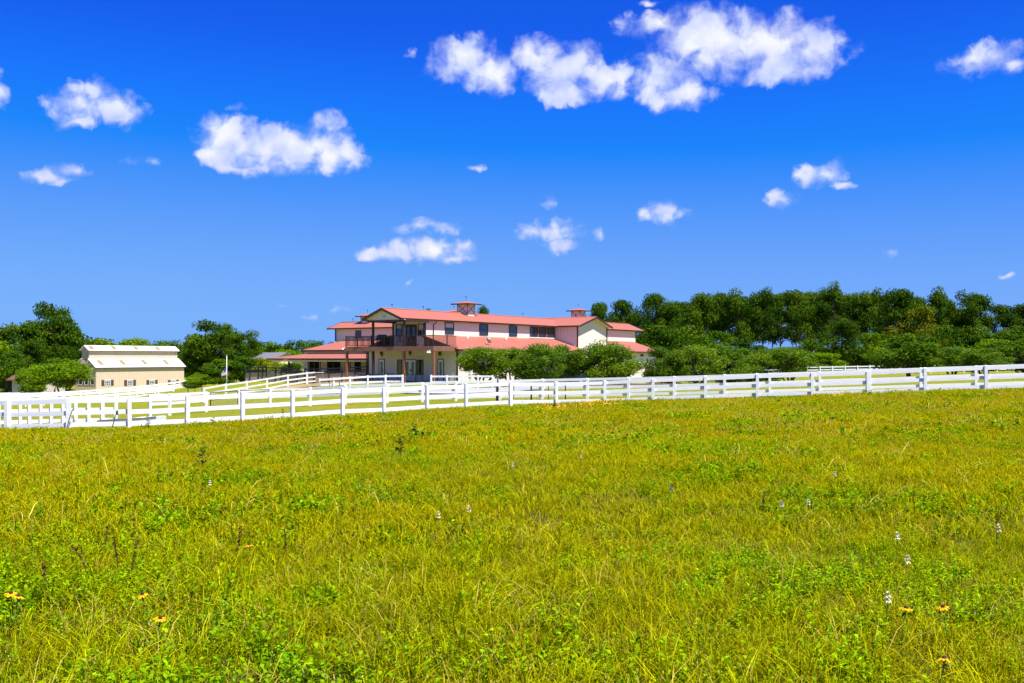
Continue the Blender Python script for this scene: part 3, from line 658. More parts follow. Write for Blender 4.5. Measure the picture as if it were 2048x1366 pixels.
for x0, x1 in ((-5.9, -3.7), (-2.6, .2)):
    MB().box(x0, x1, -.02, .02, .92, .96).box(x0, x1, -.015, .015, .1, .13).build('rail', M['black'], pr)
    pk = MB().box(-.01, .01, -.01, .01, .13, .92).mesh('picket', M['black'])
    for k in range(int((x1-x0)/.13)+1): link('picket', pk, pr).location = (x0+.02+k*.13, 0, 0)
    for x in (x0, x1): MB().box(x-.03, x+.03, -.03, .03, 0, 1.0).build('post', M['black'], pr)
hr = thing('hose_reel', 'dark hose reel cart against the cream wall beside the meter box', 'hose reel', lw(.55, 6.4, -.1), -HTH)
MB().tube([(0,-.25,.0),(0,-.25,.95),(0,.25,.95),(0,.25,.0)], .025, 5).build('frame', M['black'], hr)
MB().lathe([(0,-.18),(.30,-.18),(.30,-.15),(.17,-.14),(.2,0),(.17,.14),(.30,.15),(.30,.18),(0,.18)], 12).build('drum', M['deadstalk'], hr, (0,0,.55), (R(90),0,0))

# ------------------------------------------------------------------ white barn
BTH = math.atan((2050-1024)/F)   # its long side runs along (sin, cos) of this angle
bx0 = at(192, 150); by0 = 150.0; BG = zat(781, 150)
barn = thing('metal_barn', 'tan metal barn with white roof, raised clerestory and shuttered windows', 'barn', (bx0, by0, BG), -BTH)
def solve_b(px):   # distance along the long wall for a photo column
    t = (px-1024)/F; s, c = math.sin(BTH), math.cos(BTH); return (t*by0-bx0)/(s-t*c)
def bb(mb, name, m, parent=None): return mb.build(name, m, parent or barn)
BL = solve_b(368); BWH = 3.42   # local: +y along the long wall, -x away to the left/back, wall face x=0 looking +x
_s2, _c2 = math.sin(BTH), math.cos(BTH)
BW = 4.6; CW0, CW1, CWC = -1.5, -3.1, -2.3
bb(MB().box(-.1, 0, 0, BL, -1.0, BWH), 'wall', M['barn_wall'])
bb(MB().prism([(-BW,-1.0),(-.1,-1.0),(-.1,BWH),(CW0,4.72),(CW1,4.72),(-BW,BWH)], 'y', 0, .1), 'wall', M['barn_wall'])
bb(MB().prism([(-BW,-1.0),(-.1,-1.0),(-.1,BWH),(CW0,4.72),(CW1,4.72),(-BW,BWH)], 'y', BL-.1, BL), 'wall', M['barn_wall'])
bb(MB().box(-BW, -BW+.1, .1, BL-.1, -1.0, BWH), 'wall', M['barn_wall'])
C0 = .0; C1 = BL
bb(MB().box(CW0-.1, CW0, C0+.1, C1-.1, 4.5, 6.05), 'clerestory_wall', M['barn_wall'])
for y0 in (C0, C1-.1): bb(MB().prism([(CW1,4.6),(CW0,4.6),(CW0,6.05),(CWC,6.72),(CW1,6.05)], 'y', y0, y0+.1), 'clerestory_wall', M['barn_wall'])
bb(MB().box(CW1, CW1+.1, C0+.1, C1-.1, 4.5, 6.05), 'clerestory_wall', M['barn_wall'])
bb(MB().slab([(CW0, -.25, 4.82), (.22, -.25, BWH+.06), (.22, BL+.25, BWH+.06), (CW0, BL+.25, 4.82)], .08), 'roof', M['barn_roof'])
bb(MB().slab([(-BW-.22, -.25, BWH+.06), (CW1, -.25, 4.82), (CW1, BL+.25, 4.82), (-BW-.22, BL+.25, BWH+.06)], .08), 'roof', M['barn_roof'])
bb(MB().slab([(CWC, -.3, 6.84), (CW0+.25, -.3, 6.06), (CW0+.25, BL+.3, 6.06), (CWC, BL+.3, 6.84)], .07), 'roof', M['barn_roof'])
bb(MB().slab([(CW1-.25, -.3, 6.06), (CWC, -.3, 6.84), (CWC, BL+.3, 6.84), (CW1-.25, BL+.3, 6.06)], .07), 'roof', M['barn_roof'])
bb(MB().box(.22, .28, -.25, BL+.25, BWH-.08, BWH+.05), 'gutter', M['shutter']); bb(MB().box(CW0+.25, CW0+.3, -.3, BL+.3, 5.96, 6.05), 'gutter', M['shutter'])
for px in (209, 253.5, 297, 340):
    y = solve_b(px); w = .85
    def rp_(x): return BWH+.06 + (4.82-BWH-.06)*((.22-x)/(.22-CW0)) + .012
    bb(MB().slab([(-1.22, y-w/2-.2, rp_(-1.22)), (-.22, y-w/2-.2, rp_(-.22)), (-.22, y+w/2-.2, rp_(-.22)), (-1.22, y+w/2-.2, rp_(-1.22))], .03), 'skylight', M['skylight'])
    def rq_(x): return 6.06 + .78*((CW0+.25-x)/(CW0+.25-CWC)) + .012
    bb(MB().slab([(-2.2, y-w/2-.9, rq_(-2.2)), (-1.42, y-w/2-.9, rq_(-1.42)), (-1.42, y+w/2-.9, rq_(-1.42)), (-2.2, y+w/2-.9, rq_(-2.2))], .03), 'skylight', M['skylight'])
def barn_window(y, z0, z1, w, shut):
    fr = MB(); x = .0
    for (a, b, c, d) in ((y-w/2, y-w/2+.08, z0, z1), (y+w/2-.08, y+w/2, z0, z1), (y-w/2+.08, y+w/2-.08, z0, z0+.08), (y-w/2+.08, y+w/2-.08, z1-.08, z1)): fr.box(.003, .06, a, b, c, d)
    wi = bb(fr, 'window', M['white_trim'])
    bb(MB().box(.003, .02, y-w/2+.08, y+w/2-.08, z0+.08, z1-.08), 'pane', M['glass'], wi)
    for k in (1, 2): bb(MB().box(.022, .05, y-w/2+.08, y+w/2-.08, z0+(z1-z0)*k/3-.025, z0+(z1-z0)*k/3+.025), 'muntin', M['white_trim'], wi)
    for k in (1, 2): bb(MB().box(.024, .048, y-w/2+w*k/3-.022, y-w/2+w*k/3+.022, z0+.08, z1-.08), 'muntin', M['white_trim'], wi)
    if shut:
        for s in (-1, 1):
            sh = bb(MB().box(.003, .045, y+s*(w/2+.31)-.27, y+s*(w/2+.31)+.27, z0-.02, z1+.02), 'shutter', M['shutter'], wi)
zr0, zr1 = zat(771.5, 155)-BG, zat(760, 155)-BG
for px in (215, 260, 304, 346.5):
    y = solve_b(px); Yw = by0 + y*_c2; barn_window(y, zat(771, Yw)-BG, zat(760, Yw)-BG, 1.12, True)
# end-wall windows (wall facing -y)
for x in (-.75, -2.05, -3.35):
    w = bb(MB().box(x-.45, x-.37, -.05, -.002, .8, 1.75).box(x+.37, x+.45, -.05, -.002, .8, 1.75).box(x-.37, x+.37, -.05, -.002, .8, .88).box(x-.37, x+.37, -.05, -.002, 1.67, 1.75), 'window', M['white_trim'])
    bb(MB().box(x-.37, x+.37, -.02, -.002, .88, 1.67), 'pane', M['glass'], w)
    for s in (-1, 1): bb(MB().box(x+s*.53-.07, x+s*.53+.07, -.04, -.002, .78, 1.77), 'shutter', M['shutter'], w)

# ------------------------------------------------------------------ far small buildings
def cottage(label, px, Y, py_base, w, d, h, hr, rz, wallm, roofm, over=.5, doors=True, name='cottage'):
    t = thing(name, label, 'house', (at(px, Y), Y, zat(py_base, Y)), rz)
    MB().box(-w/2, w/2, 0, .15, -1, h).build('wall', wallm, t); MB().box(-w/2, w/2, d-.15, d, -1, h).build('wall', wallm, t)
    for x in (-w/2, w/2-.15): MB().prism([(.15,-1),(d-.15,-1),(d-.15,h),(d/2,h+hr*.93),(.15,h)], 'x', x, x+.15).build('wall', wallm, t)
    for s in (0, 1):
        y = -over if s == 0 else d+over; zz = h - hr*over/(d/2)
        q = [(-w/2-over, y, zz), (w/2+over, y, zz), (w/2+over, d/2, h+hr), (-w/2-over, d/2, h+hr)]
        MB().slab(q if s == 0 else q[::-1], .12).build('roof', roofm, t)
    MB().box(-w/2-over, w/2+over, -over-.05, -over, h-hr*over/(d/2)-.16, h-hr*over/(d/2)).build('fascia', M['white_trim'] if wallm is not M['stucco'] else M['brownroof'], t)
    if doors:
        dr = MB().box(-.55, .55, -.05, -.002, 0, 2.05).build('door', M['brownroof'], t); MB().box(.36, .42, -.1, -.05, .95, 1.1).build('handle', M['steel'], dr)
        MB().prism([(-.9, 2.25), (.9, 2.25), (.7, 2.6), (-.7, 2.6)], 'y', -.6, -.002).build('door_canopy', M['brownroof'], t)
        wn = MB().box(1.5, 2.6, -.05, -.002, .9, 2.0).build('window', M['white_trim'], t); MB().box(1.58, 2.52, -.06, -.051, .98, 1.92).build('pane', M['glass'], wn)
    return t
cottage('pale stucco cottage with brown roof under the left pines', 52, 130, 783, 4.2, 5, 1.75, .95, R(-12), M['stucco'], M['brownroof'])
cottage('pale yellow house with grey shingle roof behind the trees', 509, 171.2, 750, 9, 7, 2.2, 1.7, R(-50), M['yellowwall'], M['shingle'], doors=False)

# ------------------------------------------------------------------ fences
CUBE = {}
def unit_box(m, taper=False):
    key = (m, taper)
    if key not in CUBE:
        mb = MB().box(-.5, .5, -.5, .5, 0, 1) if not taper else MB().hexa([(-.5,-.5,0),(.5,-.5,0),(.5,.5,0),(-.5,.5,0)], [(-.5,-.5,.985),(.5,-.5,.985),(.5,.5,1),(-.5,.5,1)])
        me = mb.mesh('board' if not taper else 'post', M[m])
        CUBE[key] = me
    return CUBE[key]
def between(p, q, th, hh, m, name, parent, back=0.0):
    """board from p to q (world points at its bottom centre line), thickness th, height hh"""
    p, q = Vector(p), Vector(q); d = q - p; L = d.length
    o = link(name, unit_box(m), parent)
    yaw = math.atan2(d.y, d.x); pitch = -math.asin(max(-1, min(1, d.z/L)))
    o.rotation_euler = Euler((random.uniform(-.012, .012), pitch, yaw), 'XYZ'); mid = (p+q)/2
    n = Vector((-math.sin(yaw), math.cos(yaw), 0))*back
    o.location = mid + n - parent.location; o.scale = (L, th, hh); return o
def fence(name, label, posts, levels, bh, ph, pw=.13, m='white_paint', group=None, back=.09, bt=.035, cat='fence', zfun=None, skip=()):
    pts = [Vector((at(p[0], p[1]), p[1], p[2] if len(p) > 2 else G(at(p[0], p[1]), p[1]))) for p in posts]
    t = thing(name, label, cat, pts[len(pts)//2], 0, group)
    for i, p in enumerate(pts):
        o = link('post', unit_box(m, True), t); d = pts[min(i+1, len(pts)-1)] - pts[max(i-1, 0)]
        o.rotation_euler = (random.uniform(-.015, .015), random.uniform(-.015, .015), math.atan2(d.y, d.x)); o.scale = (pw, pw, ph + .25 + random.uniform(-.03, .03)); o.location = p - Vector((0, 0, .25)) - t.location
    for i, (p, q) in enumerate(zip(pts, pts[1:])):
        if i in skip: continue
        for lv in levels:
            j1, j2 = random.uniform(-.012, .012), random.uniform(-.012, .012)
            between(p + Vector((0, 0, lv + j1)), q + Vector((0, 0, lv + j2)), bt, bh, m, 'rail', t, back)
    return t, pts
LV = [1.17, .66, .15]
fence('board_fence', 'long white three-board fence along the far edge of the meadow', F1, LV, .195, 1.42, .16, back=.10)
F2a = [(478,70),(541,71),(620,70.5),(690,69),(774,68)]
F2 = [(300,60),(339,61),(413,66)]
fence('board_fence', 'short white fence stub left of the dark topped wire gate', F2, LV, .17, 1.36, .15)
fence('board_fence', 'white board fence behind the meadow fence below the dirt bank', F2a, LV, .17, 1.36, .15)
F2b = [(1085,66),(1174,65),(1257,64),(1348,63),(1449,62),(1540,61.5),(1640,61),(1740,60.5),(1841,60),(1952,59.5),(2070,59),(2190,58.5)]
fence('board_fence', 'white board fence just behind the meadow fence below the shrubs', F2b, LV, .17, 1.34, .15)
F2c = [(774,68),(845,67.5),(912,67),(1000,66.5),(1085,66)]
fence('board_fence', 'white board fence just behind the meadow fence below the house', F2c, LV, .17, 1.34, .15)
pen = [(-24+0,47),(-2,47.2),(20,47.4),(41,47.6),(60,47.7),(82,47.8),(103,47.9),(127,48),(152,48),(178,48),(206,48),(232,48)]
fence('pen_fence', 'white ladder-like pen fence with close posts at far left', pen, LV, .17, 1.38, .12, cat='fence')
F4p = [(408,80),(452,84),(494,87),(534,91),(576,96),(614,100),(646,104)]
fence('board_fence', 'white three-rail fence climbing the grassy bank towards the dark fence', F4p, [1.05, .6, .18], .14, 1.25, .13)
F5p = [(640,84),(668,84),(700,84.3),(736,84.5),(771,84.2),(805,83.5)]
fence('board_fence', 'white two-rail fence rising past the house corner', F5p, [.95, .5], .15, 1.15, .12)
F5q = [(862,83),(894,82.5),(925,82),(956,81.6),(985,81.2)]
fence('board_fence', 'low white rail fence before the right end of the patio', F5q, [.88, .42], .15, 1.05, .12)
rowA = [(px, 112 + (px+60)/450*16) for px in range(-60, 400, 29)]
fence('board_fence', 'far white paddock fence in front of the tan barn', rowA, [1.02, .68, .34], .2, 1.25, .12)
rowB = [(px, 98 + (px+60)/450*14) for px in range(-60, 384, 37)]
fence('board_fence', 'second white paddock fence nearer than the one by the barn', rowB, [1.02, .68, .34], .2, 1.25, .12)
fence('board_fence', 'small white rail fence before the stucco cottage', [(-30,122),(-5,122),(20,122),(45,122),(75,122),(100,122)], [.9, .5], .15, 1.1, .1)
fence('board_fence', 'far white fence below the pines right of the round shrubs', [(px, 148) for px in range(1590, 1860, 25)], [1.15, .75, .35], .16, 1.4, .13)
fence('board_fence', 'far white fence seen through the shrubs near the pines', [(px, 146) for px in range(1380, 1581, 26)], [1.3, .9, .5], .16, 1.55, .13)
fence('board_fence', 'far white fence at the right edge of the photo', [(px, 150) for px in range(1862, 2130, 33)], [1.15, .7, .3], .16, 1.4, .13)
# dark fence with plank infill left of the house
dk = [(490,108),(500,107.6),(517,107),(525,106.7),(533,106.4),(552,105.6),(562,105.2),(574,104.6),(595,103.6),(610,103),(628,102.4),(658,101.6),(684,101),(710,100.4),(736,100)]
dpts = [(at(p, Y), Y, G(at(p, Y), Y)) for p, Y in dk]
df = thing('plank_fence', 'dark framed fence with weathered plank boards left of the house', 'fence', dpts[6])
for (x, y, z) in dpts:
    o = link('post', unit_box('black', True), df); o.scale = (.11, .11, 1.72); o.location = Vector((x, y, z-.15)) - df.location
for p, q in zip(dpts, dpts[1:]):
    for lv in (1.42, 1.14, .98): between(Vector(p)+Vector((0,0,lv)), Vector(q)+Vector((0,0,lv)), .04, .10, 'black', 'rail', df, -.07)
    between(Vector(p)+Vector((0,0,-.02)), Vector(q)+Vector((0,0,-.02)), .04, .07, 'black', 'rail', df, -.07)
pl = MB().box(-.068, .068, -.012, .012, 0, 1).mesh('plank', M['plank'])
for p, q in zip(dpts, dpts[1:]):
    p, q = Vector(p), Vector(q); L = (q-p).length; n = max(1, int(L/.15)); yaw = math.atan2(q.y-p.y, q.x-p.x)
    for k in range(n):
        c = p.lerp(q, (k+.5)/n); o = link('plank', pl, df); o.location = c + Vector((math.sin(yaw)*-.0, .0, .04)) - df.location
        o.rotation_euler = (0, random.uniform(-.01, .01), yaw); o.scale = (1, 1, .92 + random.uniform(-.03, .03))
# wire gates with dark tubes
def tube_gate(label, pa, pb, h0=.12, h1=1.28, n=3, mesh=True, dark='black'):
    a, b = Vector(pa), Vector(pb); t = thing('wire_gate', label, 'gate', a); d = b - a
    MB().tube([(0,0,h0),(0,0,h1)], .035, 6).build('upright', M[dark], t); MB().tube([d+Vector((0,0,h0)), d+Vector((0,0,h1))], .035, 6).build('upright', M[dark], t)
    for z in (h0, h1): MB().tube([(0,0,z), d+Vector((0,0,z))], .03, 6).build('rail', M[dark], t)
    for k in range(1, n): MB().tube([d*(k/n)+Vector((0,0,h0)), d*(k/n)+Vector((0,0,h1))], .024, 5).build('upright', M[dark], t)
    if mesh:
        mb = MB(); L = d.length; k = int(L/.11)
        for i in range(1, k): p = d*(i/k); mb.tube([p+Vector((0,0,h0)), p+Vector((0,0,h1))], .004, 3, cap=False)
        for i in range(1, 9): z = h0+(h1-h0)*i/9; mb.tube([Vector((0,0,z)), d+Vector((0,0,z))], .004, 3, cap=False)
        mb.build('wire_mesh', M['steel'], t)
    return t
def gp(px, Y, dz=0): return (at(px, Y), Y, G(at(px, Y), Y)+dz)
tube_gate('wire mesh gate with dark top tube at left between white posts', gp(421, 66), gp(476, 69.5), n=1)
tube_gate('wire mesh panel with dark top tube joining the dirt bank fence', gp(480, 70), gp(540, 71), n=1)
tube_gate('wire mesh gate with dark tubes below the round shrubs', gp(993, 62), gp(1062, 62), n=2)
tube_gate('wire mesh gate with dark tubes left of the parked cars', gp(1063, 62), gp(1131, 61), n=2)
tube_gate('small dark gate frame at the foot of the bank', gp(376, 86), gp(404, 84), n=2, mesh=False, h1=1.1)
tube_gate('small dark gate frame before the dirt bank', gp(640, 80), gp(679, 80), n=2, mesh=False, h1=1.15)
tp = thing('steel_post', 'single dark steel post behind the fence below the shrubs', 'post', gp(995.5, 60.5)); MB().tube([(0,0,-.2),(0,0,1.75)], .05, 6).build('shaft', M['black'], tp); MB().lathe([(.055,0),(.06,.03),(0,.06)], 8, (0,0,1.74)).build('cap', M['steel'], tp)
# hydrant handles and the mounting ramp behind the left fence
def rod(label, pts, r=.022, tipr=None):
    t = thing('bent_rod', label, 'metal rod', pts[0]); b = Vector(pts[0])
    MB().tube([Vector(p)-b for p in pts], r, 6).build('shaft', M['black'], t); e = Vector(pts[-1])-b
    if tipr: MB().lathe([(0,-.12),(tipr,-.1),(tipr,.06),(0,.08)], 8, e).build('handle', M['black'], t)
z1 = G(at(133, 42), 42)
rod('thin dark bent rod leaning on the left fence post', [(at(132,41.8),41.8,z1+.02),(at(139,42.1),42.1,z1+.55),(at(144,42.25),42.25,z1+.85),(at(146,42.3),42.3,z1+.9)])
rod('short thin dark rod right of the leaning bent one', [(at(149,44),44,z1+.35),(at(152.5,44),44,z1+.15)], .015)
z2 = G(at(226, 42.3), 42.3)
rod('dark pump handle with curved stem near the left fence', [(at(223,42.2),42.2,z2+.0),(at(227,42.3),42.3,z2+.3),(at(230,42.4),42.4,z2+.55),(at(234,42.5),42.5,z2+.75)], .02, .045)
rm = thing('mounting_ramp', 'low grey ramp lying behind the left fence', 'ramp', gp(265, 47))
MB().hexa([(-1.4,-.6,-.1),(1.35,-.6,-.1),(1.35,.7,-.1),(-1.4,.7,-.1)], [(-1.4,-.6,.22),(1.35,-.6,.42),(1.35,.7,.42),(-1.4,.7,.22)]).build('ramp_top', M['white_paint'], rm)
MB().tube([(-1.4,-.62,.24),(1.35,-.62,.45)], .03, 5).build('edge_strip', M['steel'], rm)

# flag pole
fp = thing('flagpole', 'slim white flagpole with a limp striped flag on the lawn', 'flagpole', gp(453.5, 116, 0))
MB().tube([(0,0,-.3),(0,0,4.1)], [.05,.035], 8).build('pole', M['white_trim'], fp); MB().lathe([(0,0),(.07,.06),(.07,.1),(0,.16)], 8, (0,0,4.1)).build('finial', M['steel'], fp)
fl = None
redm = mat('flag_red', (.5, .05, .05), .8); bluem = mat('flag_blue', (.05, .06, .22), .8)
for k in range(7):
    xx = -.06 - k*.075; zt = 2.9 - k*.12
    o = MB().prism([(xx,zt-.95+.1*k),(xx-.075,zt-1.05+.1*k),(xx-.075,zt-.1),(xx,zt)], 'y', -.03 + .04*(k % 2), .0 + .04*(k % 2)).build('flag_stripe', redm if k % 2 else M['white_trim'], fp)
MB().prism([(-.05,2.92),(-.05,2.45),(-.35,2.1),(-.35,2.5)], 'y', -.06, -.035).build('flag_canton', bluem, fp)

# ------------------------------------------------------------------ parked cars
def car(label, loc, rz, paint):
    t = thing('parked_car', label, 'car', loc, rz, 'cars parked by the garage')
    prof = [(-2.25,.35),(-2.3,.62),(-2.2,.86),(-1.65,.92),(-1.05,1.36),(.45,1.40),(1.15,.97),(2.0,.86),(2.28,.66),(2.25,.35)]
    mb = MB(); n = len(prof); vs = []
    for s, ww in ((-1, 1.0), (1, 1.0)):
        for (x, z) in prof: vs.append((x, s*(.86 if z < 1.0 else .66), z))
    fs = [tuple(range(n))[::-1], tuple(range(n, 2*n))] + [(i, (i+1) % n, n+(i+1) % n, n+i) for i in range(n)]
    mb.add(vs, fs, 0); body = mb.build('body', paint, t)
    def quad(pts, name, m):
        MB().add(pts, [(0,1,2,3)]).build(name, m, t)
    quad([(1.12,-.72,1.01),(1.12,.72,1.01),(.50,.60,1.395),(.50,-.60,1.395)], 'windshield', M['glass'])
    quad([(-1.08,-.60,1.355),(-1.08,.60,1.355),(-1.60,.72,.965),(-1.60,-.72,.965)], 'rear_window', M['glass'])
    for s in (-1, 1):
        MB().add([(-1.35,s*.80,1.0),(.95,s*.80,1.0),(.40,s*.685,1.34),(-1.0,s*.685,1.33)], [(0,1,2,3)]).build('side_window', M['glass'], t)
        MB().box(2.2, 2.29, s*.6-.16, s*.6+.16, .6, .72).build('headlight', M['white_trim'], t)
        MB().box(.95, 1.1, s*.86-.02+.06*s, s*.86+.1*s+.02, .98, 1.1).build('mirror', paint, t)
        for x in (-1.4, 1.4):
            w = MB().lathe([(0,-.1),(.30,-.1),(.33,-.06),(.33,.06),(.30,.1),(0,.1)], 14).build('wheel', M['rubber'], t, (x, s*.80, .33), (R(90), 0, 0)); MB().lathe([(0,-.11),(.19,-.11),(.19,.11),(0,.11)], 10).build('rim', M['steel'], w)
    return t
car('dark blue car with slanted windshield between the round shrubs', gp(1166, 99, .08), R(200), M['navy'])
car('dark teal car half hidden behind the round shrubs', gp(1128, 97, .08), R(200), M['teal'])

# ------------------------------------------------------------------ trees
def leaf_mesh(name, centers, radii, weights, n, size, mt, rng, aspect=.6, up=.35, shell=.45, jit=.7, squash=(1, 1, 1)):
    centers = np.array(centers); radii = np.array(radii); k = len(centers)
    w = np.array(weights, float); w /= w.sum(); ci = rng.choice(k, n, p=w)
    d = rng.normal(size=(n, 3)); d /= np.linalg.norm(d, axis=1)[:, None]
    r = rng.random(n)**shell
    pos = centers[ci] + d*radii[ci]*r[:, None]
    nrm = d*.8 + rng.normal(size=(n, 3))*jit + np.array([0, 0, up]); nrm /= np.linalg.norm(nrm, axis=1)[:, None]
    t = np.cross(nrm, rng.normal(size=(n, 3))); t /= np.linalg.norm(t, axis=1)[:, None]; b = np.cross(nrm, t)
    s = size*(.6 + .8*rng.random(n))[:, None]
    v = np.stack([pos - t*s, pos - b*s*aspect, pos + t*s, pos + b*s*aspect], 1) + 0.0
    v[:, 0] += nrm*s*.15; v[:, 2] -= nrm*s*.35
    cr = rng.random(k); var = np.repeat(np.clip(cr[ci]*.55 + rng.random(n)*.45, 0, 1), 4)
    me = bpy.data.meshes.new(name); me.vertices.add(4*n); me.vertices.foreach_set('co', v.reshape(-1).astype(np.float32))
    me.loops.add(4*n); me.loops.foreach_set('vertex_index', np.arange(4*n, dtype=np.int32))
    me.polygons.add(n); me.polygons.foreach_set('loop_start', np.arange(0, 4*n, 4, dtype=np.int32))
    me.update(calc_edges=True); me.materials.append(mt)
    a = me.attributes.new('var', 'FLOAT', 'POINT'); a.data.foreach_set('value', var.astype(np.float32))
    return me
def limb(mb, p, q, r0, r1, rng, bend=.1, n=4):
    p, q = Vector(p), Vector(q); pts = []; L = (q-p).length
    for i in range(n+1):
        t = i/n; o = Vector(rng.normal(size=3))*bend*L*math.sin(math.pi*t)*.6; pts.append(p.lerp(q, t) + o)
    mb.tube(pts, [r0+(r1-r0)*i/n for i in range(n+1)], 6)
# every variant is built in a unit frame: height 1, half width about .5
def pine_variant(seed, mt, clear=.45, n=2600, size=.020):
    rng = np.random.default_rng(seed); mb = MB(); cs, rs, ws = [], [], []
    lean = rng.normal(size=2)*.02
    limb(mb, (0,0,-.04), (lean[0], lean[1], .93), .020, .006, rng, .012, 7)
    nb = 26
    for i in range(nb):
        t = i/(nb-1); h = clear + (.925-clear)*t**.9; prof = math.sin(math.pi*min(1, .20+.70*t))**.7*.46*(1 if t < .75 else 1-.55*(t-.75)/.25)
        a = i*2.4 + rng.normal()*.7; rr = prof*(.35+.7*rng.random())
        tip = (lean[0]+math.cos(a)*rr, lean[1]+math.sin(a)*rr, h+.05*rng.normal())
        limb(mb, (lean[0]*h, lean[1]*h, h-.06), tip, .006, .002, rng, .05, 2)
        R_ = .085+.085*rng.random()**1.3; cs.append(tip); rs.append((R_*1.25, R_*1.25, R_*.62)); ws.append(R_**2)
        if rng.random() < .6: cs.append((tip[0]*.5, tip[1]*.5, h+.02)); rs.append((R_*1.1, R_*1.1, R_*.55)); ws.append(R_**2*.6)
    for q in range(3): cs.append((lean[0]+rng.normal()*.09, lean[1]+rng.normal()*.09, .915+.02*rng.random())); rs.append((.19, .19, .075)); ws.append(.026)
    return mb.mesh('pine_trunk', M['bark']), leaf_mesh('pine_crown', cs, rs, ws, n, size, mt, rng, .42, .7, .38, .5)
def broad_variant(seed, mt, n=4500, clear=.18, size=.020, lumps=26, stems=1, wid=.46, flat=.8, bark='bark2', up=.32):
    rng = np.random.default_rng(seed); mb = MB(); cs, rs, ws = [], [], []
    for s in range(stems):
        a = s*2*math.pi/stems + rng.random(); ox, oy = (0, 0) if stems == 1 else (math.cos(a)*.05, math.sin(a)*.05)
        tx, ty = (rng.normal()*.04, rng.normal()*.04) if stems == 1 else (math.cos(a)*.2, math.sin(a)*.2)
        limb(mb, (ox, oy, -.05), (tx, ty, .66), .034 if stems == 1 else .018, .010, rng, .06, 5)
    lob = rng.normal(size=(5, 3)); lob /= np.linalg.norm(lob, axis=1)[:, None]     # big bulges that break the outline
    for i in range(lumps):
        v = rng.normal(size=3); v /= np.linalg.norm(v); v[2] = abs(v[2])*(1+up*.5)-up if rng.random() < up*2.4 else v[2]
        bulge = max(float(np.max(lob @ v)), 0)**3
        k = (.52+.28*bulge+.20*rng.random())
        x, y, z = v[0]*wid*k*1.05, v[1]*wid*k*1.05, clear+(1-clear)*(.46+.50*v[2]*k)
        q = .075+.10*rng.random()**1.3; cs.append((x, y, z)); rs.append((q*1.2, q*1.2, q*flat)); ws.append(q*q)
        if i % 2 == 0: limb(mb, (x*.15, y*.15, clear+.1+.2*rng.random()), (x*.95, y*.95, z), .009, .003, rng, .08, 3)
    for i in range(6):
        v = rng.normal(size=3)*.12; cs.append((v[0], v[1], clear+(1-clear)*.48+v[2])); rs.append((.15, .15, .13)); ws.append(.010)
    return mb.mesh('tree_trunk', M[bark]), leaf_mesh('tree_crown', cs, rs, ws, n, size, mt, rng, .6, .45, .5, .7)
VAR = {
 'pine': [pine_variant(i, M['pine'], c, 7500) for i, c in ((1,.44),(2,.52),(3,.38),(4,.48),(5,.56),(6,.42))],
 'pine_full': [pine_variant(i, M['pine'], c, 6500) for i, c in ((11,.20),(12,.14))],
 'pine_y': [pine_variant(i, M['pine_y'], .18, 5200) for i in (21, 22)],
 'oak': [broad_variant(i, M['oak'], 8000, .02, .022, 56, 1, .46, .8, 'bark2', .08) for i in (31, 32, 33, 34)],
 'light': [broad_variant(i, M['light'], 8000, .0, .022, 56, 1, .46, .8, 'bark2', .06) for i in (41, 42, 43)],
 'myrtle': [broad_variant(i, M['myrtle'], 15000, .18, .0165, 52, 4, .44, 1.0, 'bark2', .12) for i in (51, 52, 53, 54)],
 'shrub': [broad_variant(i, M['myrtle'], 16000, .0, .0165, 56, 4, .46, 1.0, 'bark2', .0) for i in (61, 62, 63)],
 'yellowtree': [broad_variant(i, M['yellowtree'], 2600, .12, .024, 26, 3) for i in (71, 72)],
 'bigtree': [broad_variant(i, M['pine'], 17000, .03, .0165, 90, 1, .46, .6, 'bark', .1) for i in (81, 82, 83)],
 'canopy': [broad_variant(i, M['light'], 14000, .24, .0165, 60, 3) for i in (91,)],
}
CNT = {}
def tree(kind, px, Y, py_top, half_px, label, group=None, name='tree', base=None, depth=1.0):
    x = at(px, Y); z0 = G(x, Y) if base is None else base; h = zat(py_top, Y) - z0; w = half_px/F*Y*2
    i = CNT.get(kind, 0); CNT[kind] = i+1; tr, cr = VAR[kind][i % len(VAR[kind])]
    t = thing(name, label, 'tree' if 'shrub' not in name else 'shrub', (x, Y, z0), random.uniform(0, 6.28) if kind != 'canopy' else 0, group)
    sx = w/.96; t.scale = (sx, sx*depth, h)
    link('trunk', tr, t); link('crown', cr, t); return t
# tall pines at right, left to right
pines = [(1197,150,602,30),(1243,150,604,32),(1268,155,628,24),(1305,150,593,26),(1338,150,612,34),(1376,158,604,34),(1402,150,592,36),(1441,155,588,36),(1472,150,588,34),(1498,160,598,30),(1526,150,583,36),(1560,155,581,38),(1592,150,584,36),(1622,155,584,38),(1665,150,584,34),(1696,158,590,30),(1728,150,583,36),(1772,156,592,34),(1801,148,580,38),(1836,155,592,34),(1872,150,590,36),(1906,160,614,30),(1955,146,584,42),(2008,155,612,34),(2042,150,608,36),(2085,152,598,38),(2130,150,604,38)]
names = ['first','second','third','fourth','fifth','sixth','seventh','eighth','ninth','tenth','eleventh','twelfth','thirteenth','fourteenth','fifteenth','sixteenth','seventeenth','eighteenth','nineteenth','twentieth','twenty-first','twenty-second','twenty-third','twenty-fourth','twenty-fifth','twenty-sixth','twenty-seventh']
for i, (px, Y, top, hw) in enumerate(pines):
    tree('pine', px, Y + 26, top - (i*29 % 11) + 3, hw*(1.02 + .07*(i*3 % 5)), 'tall dark pine, %s from the left of the row right of the house roof' % names[i], 'tall pines right of the house', 'pine_tree')
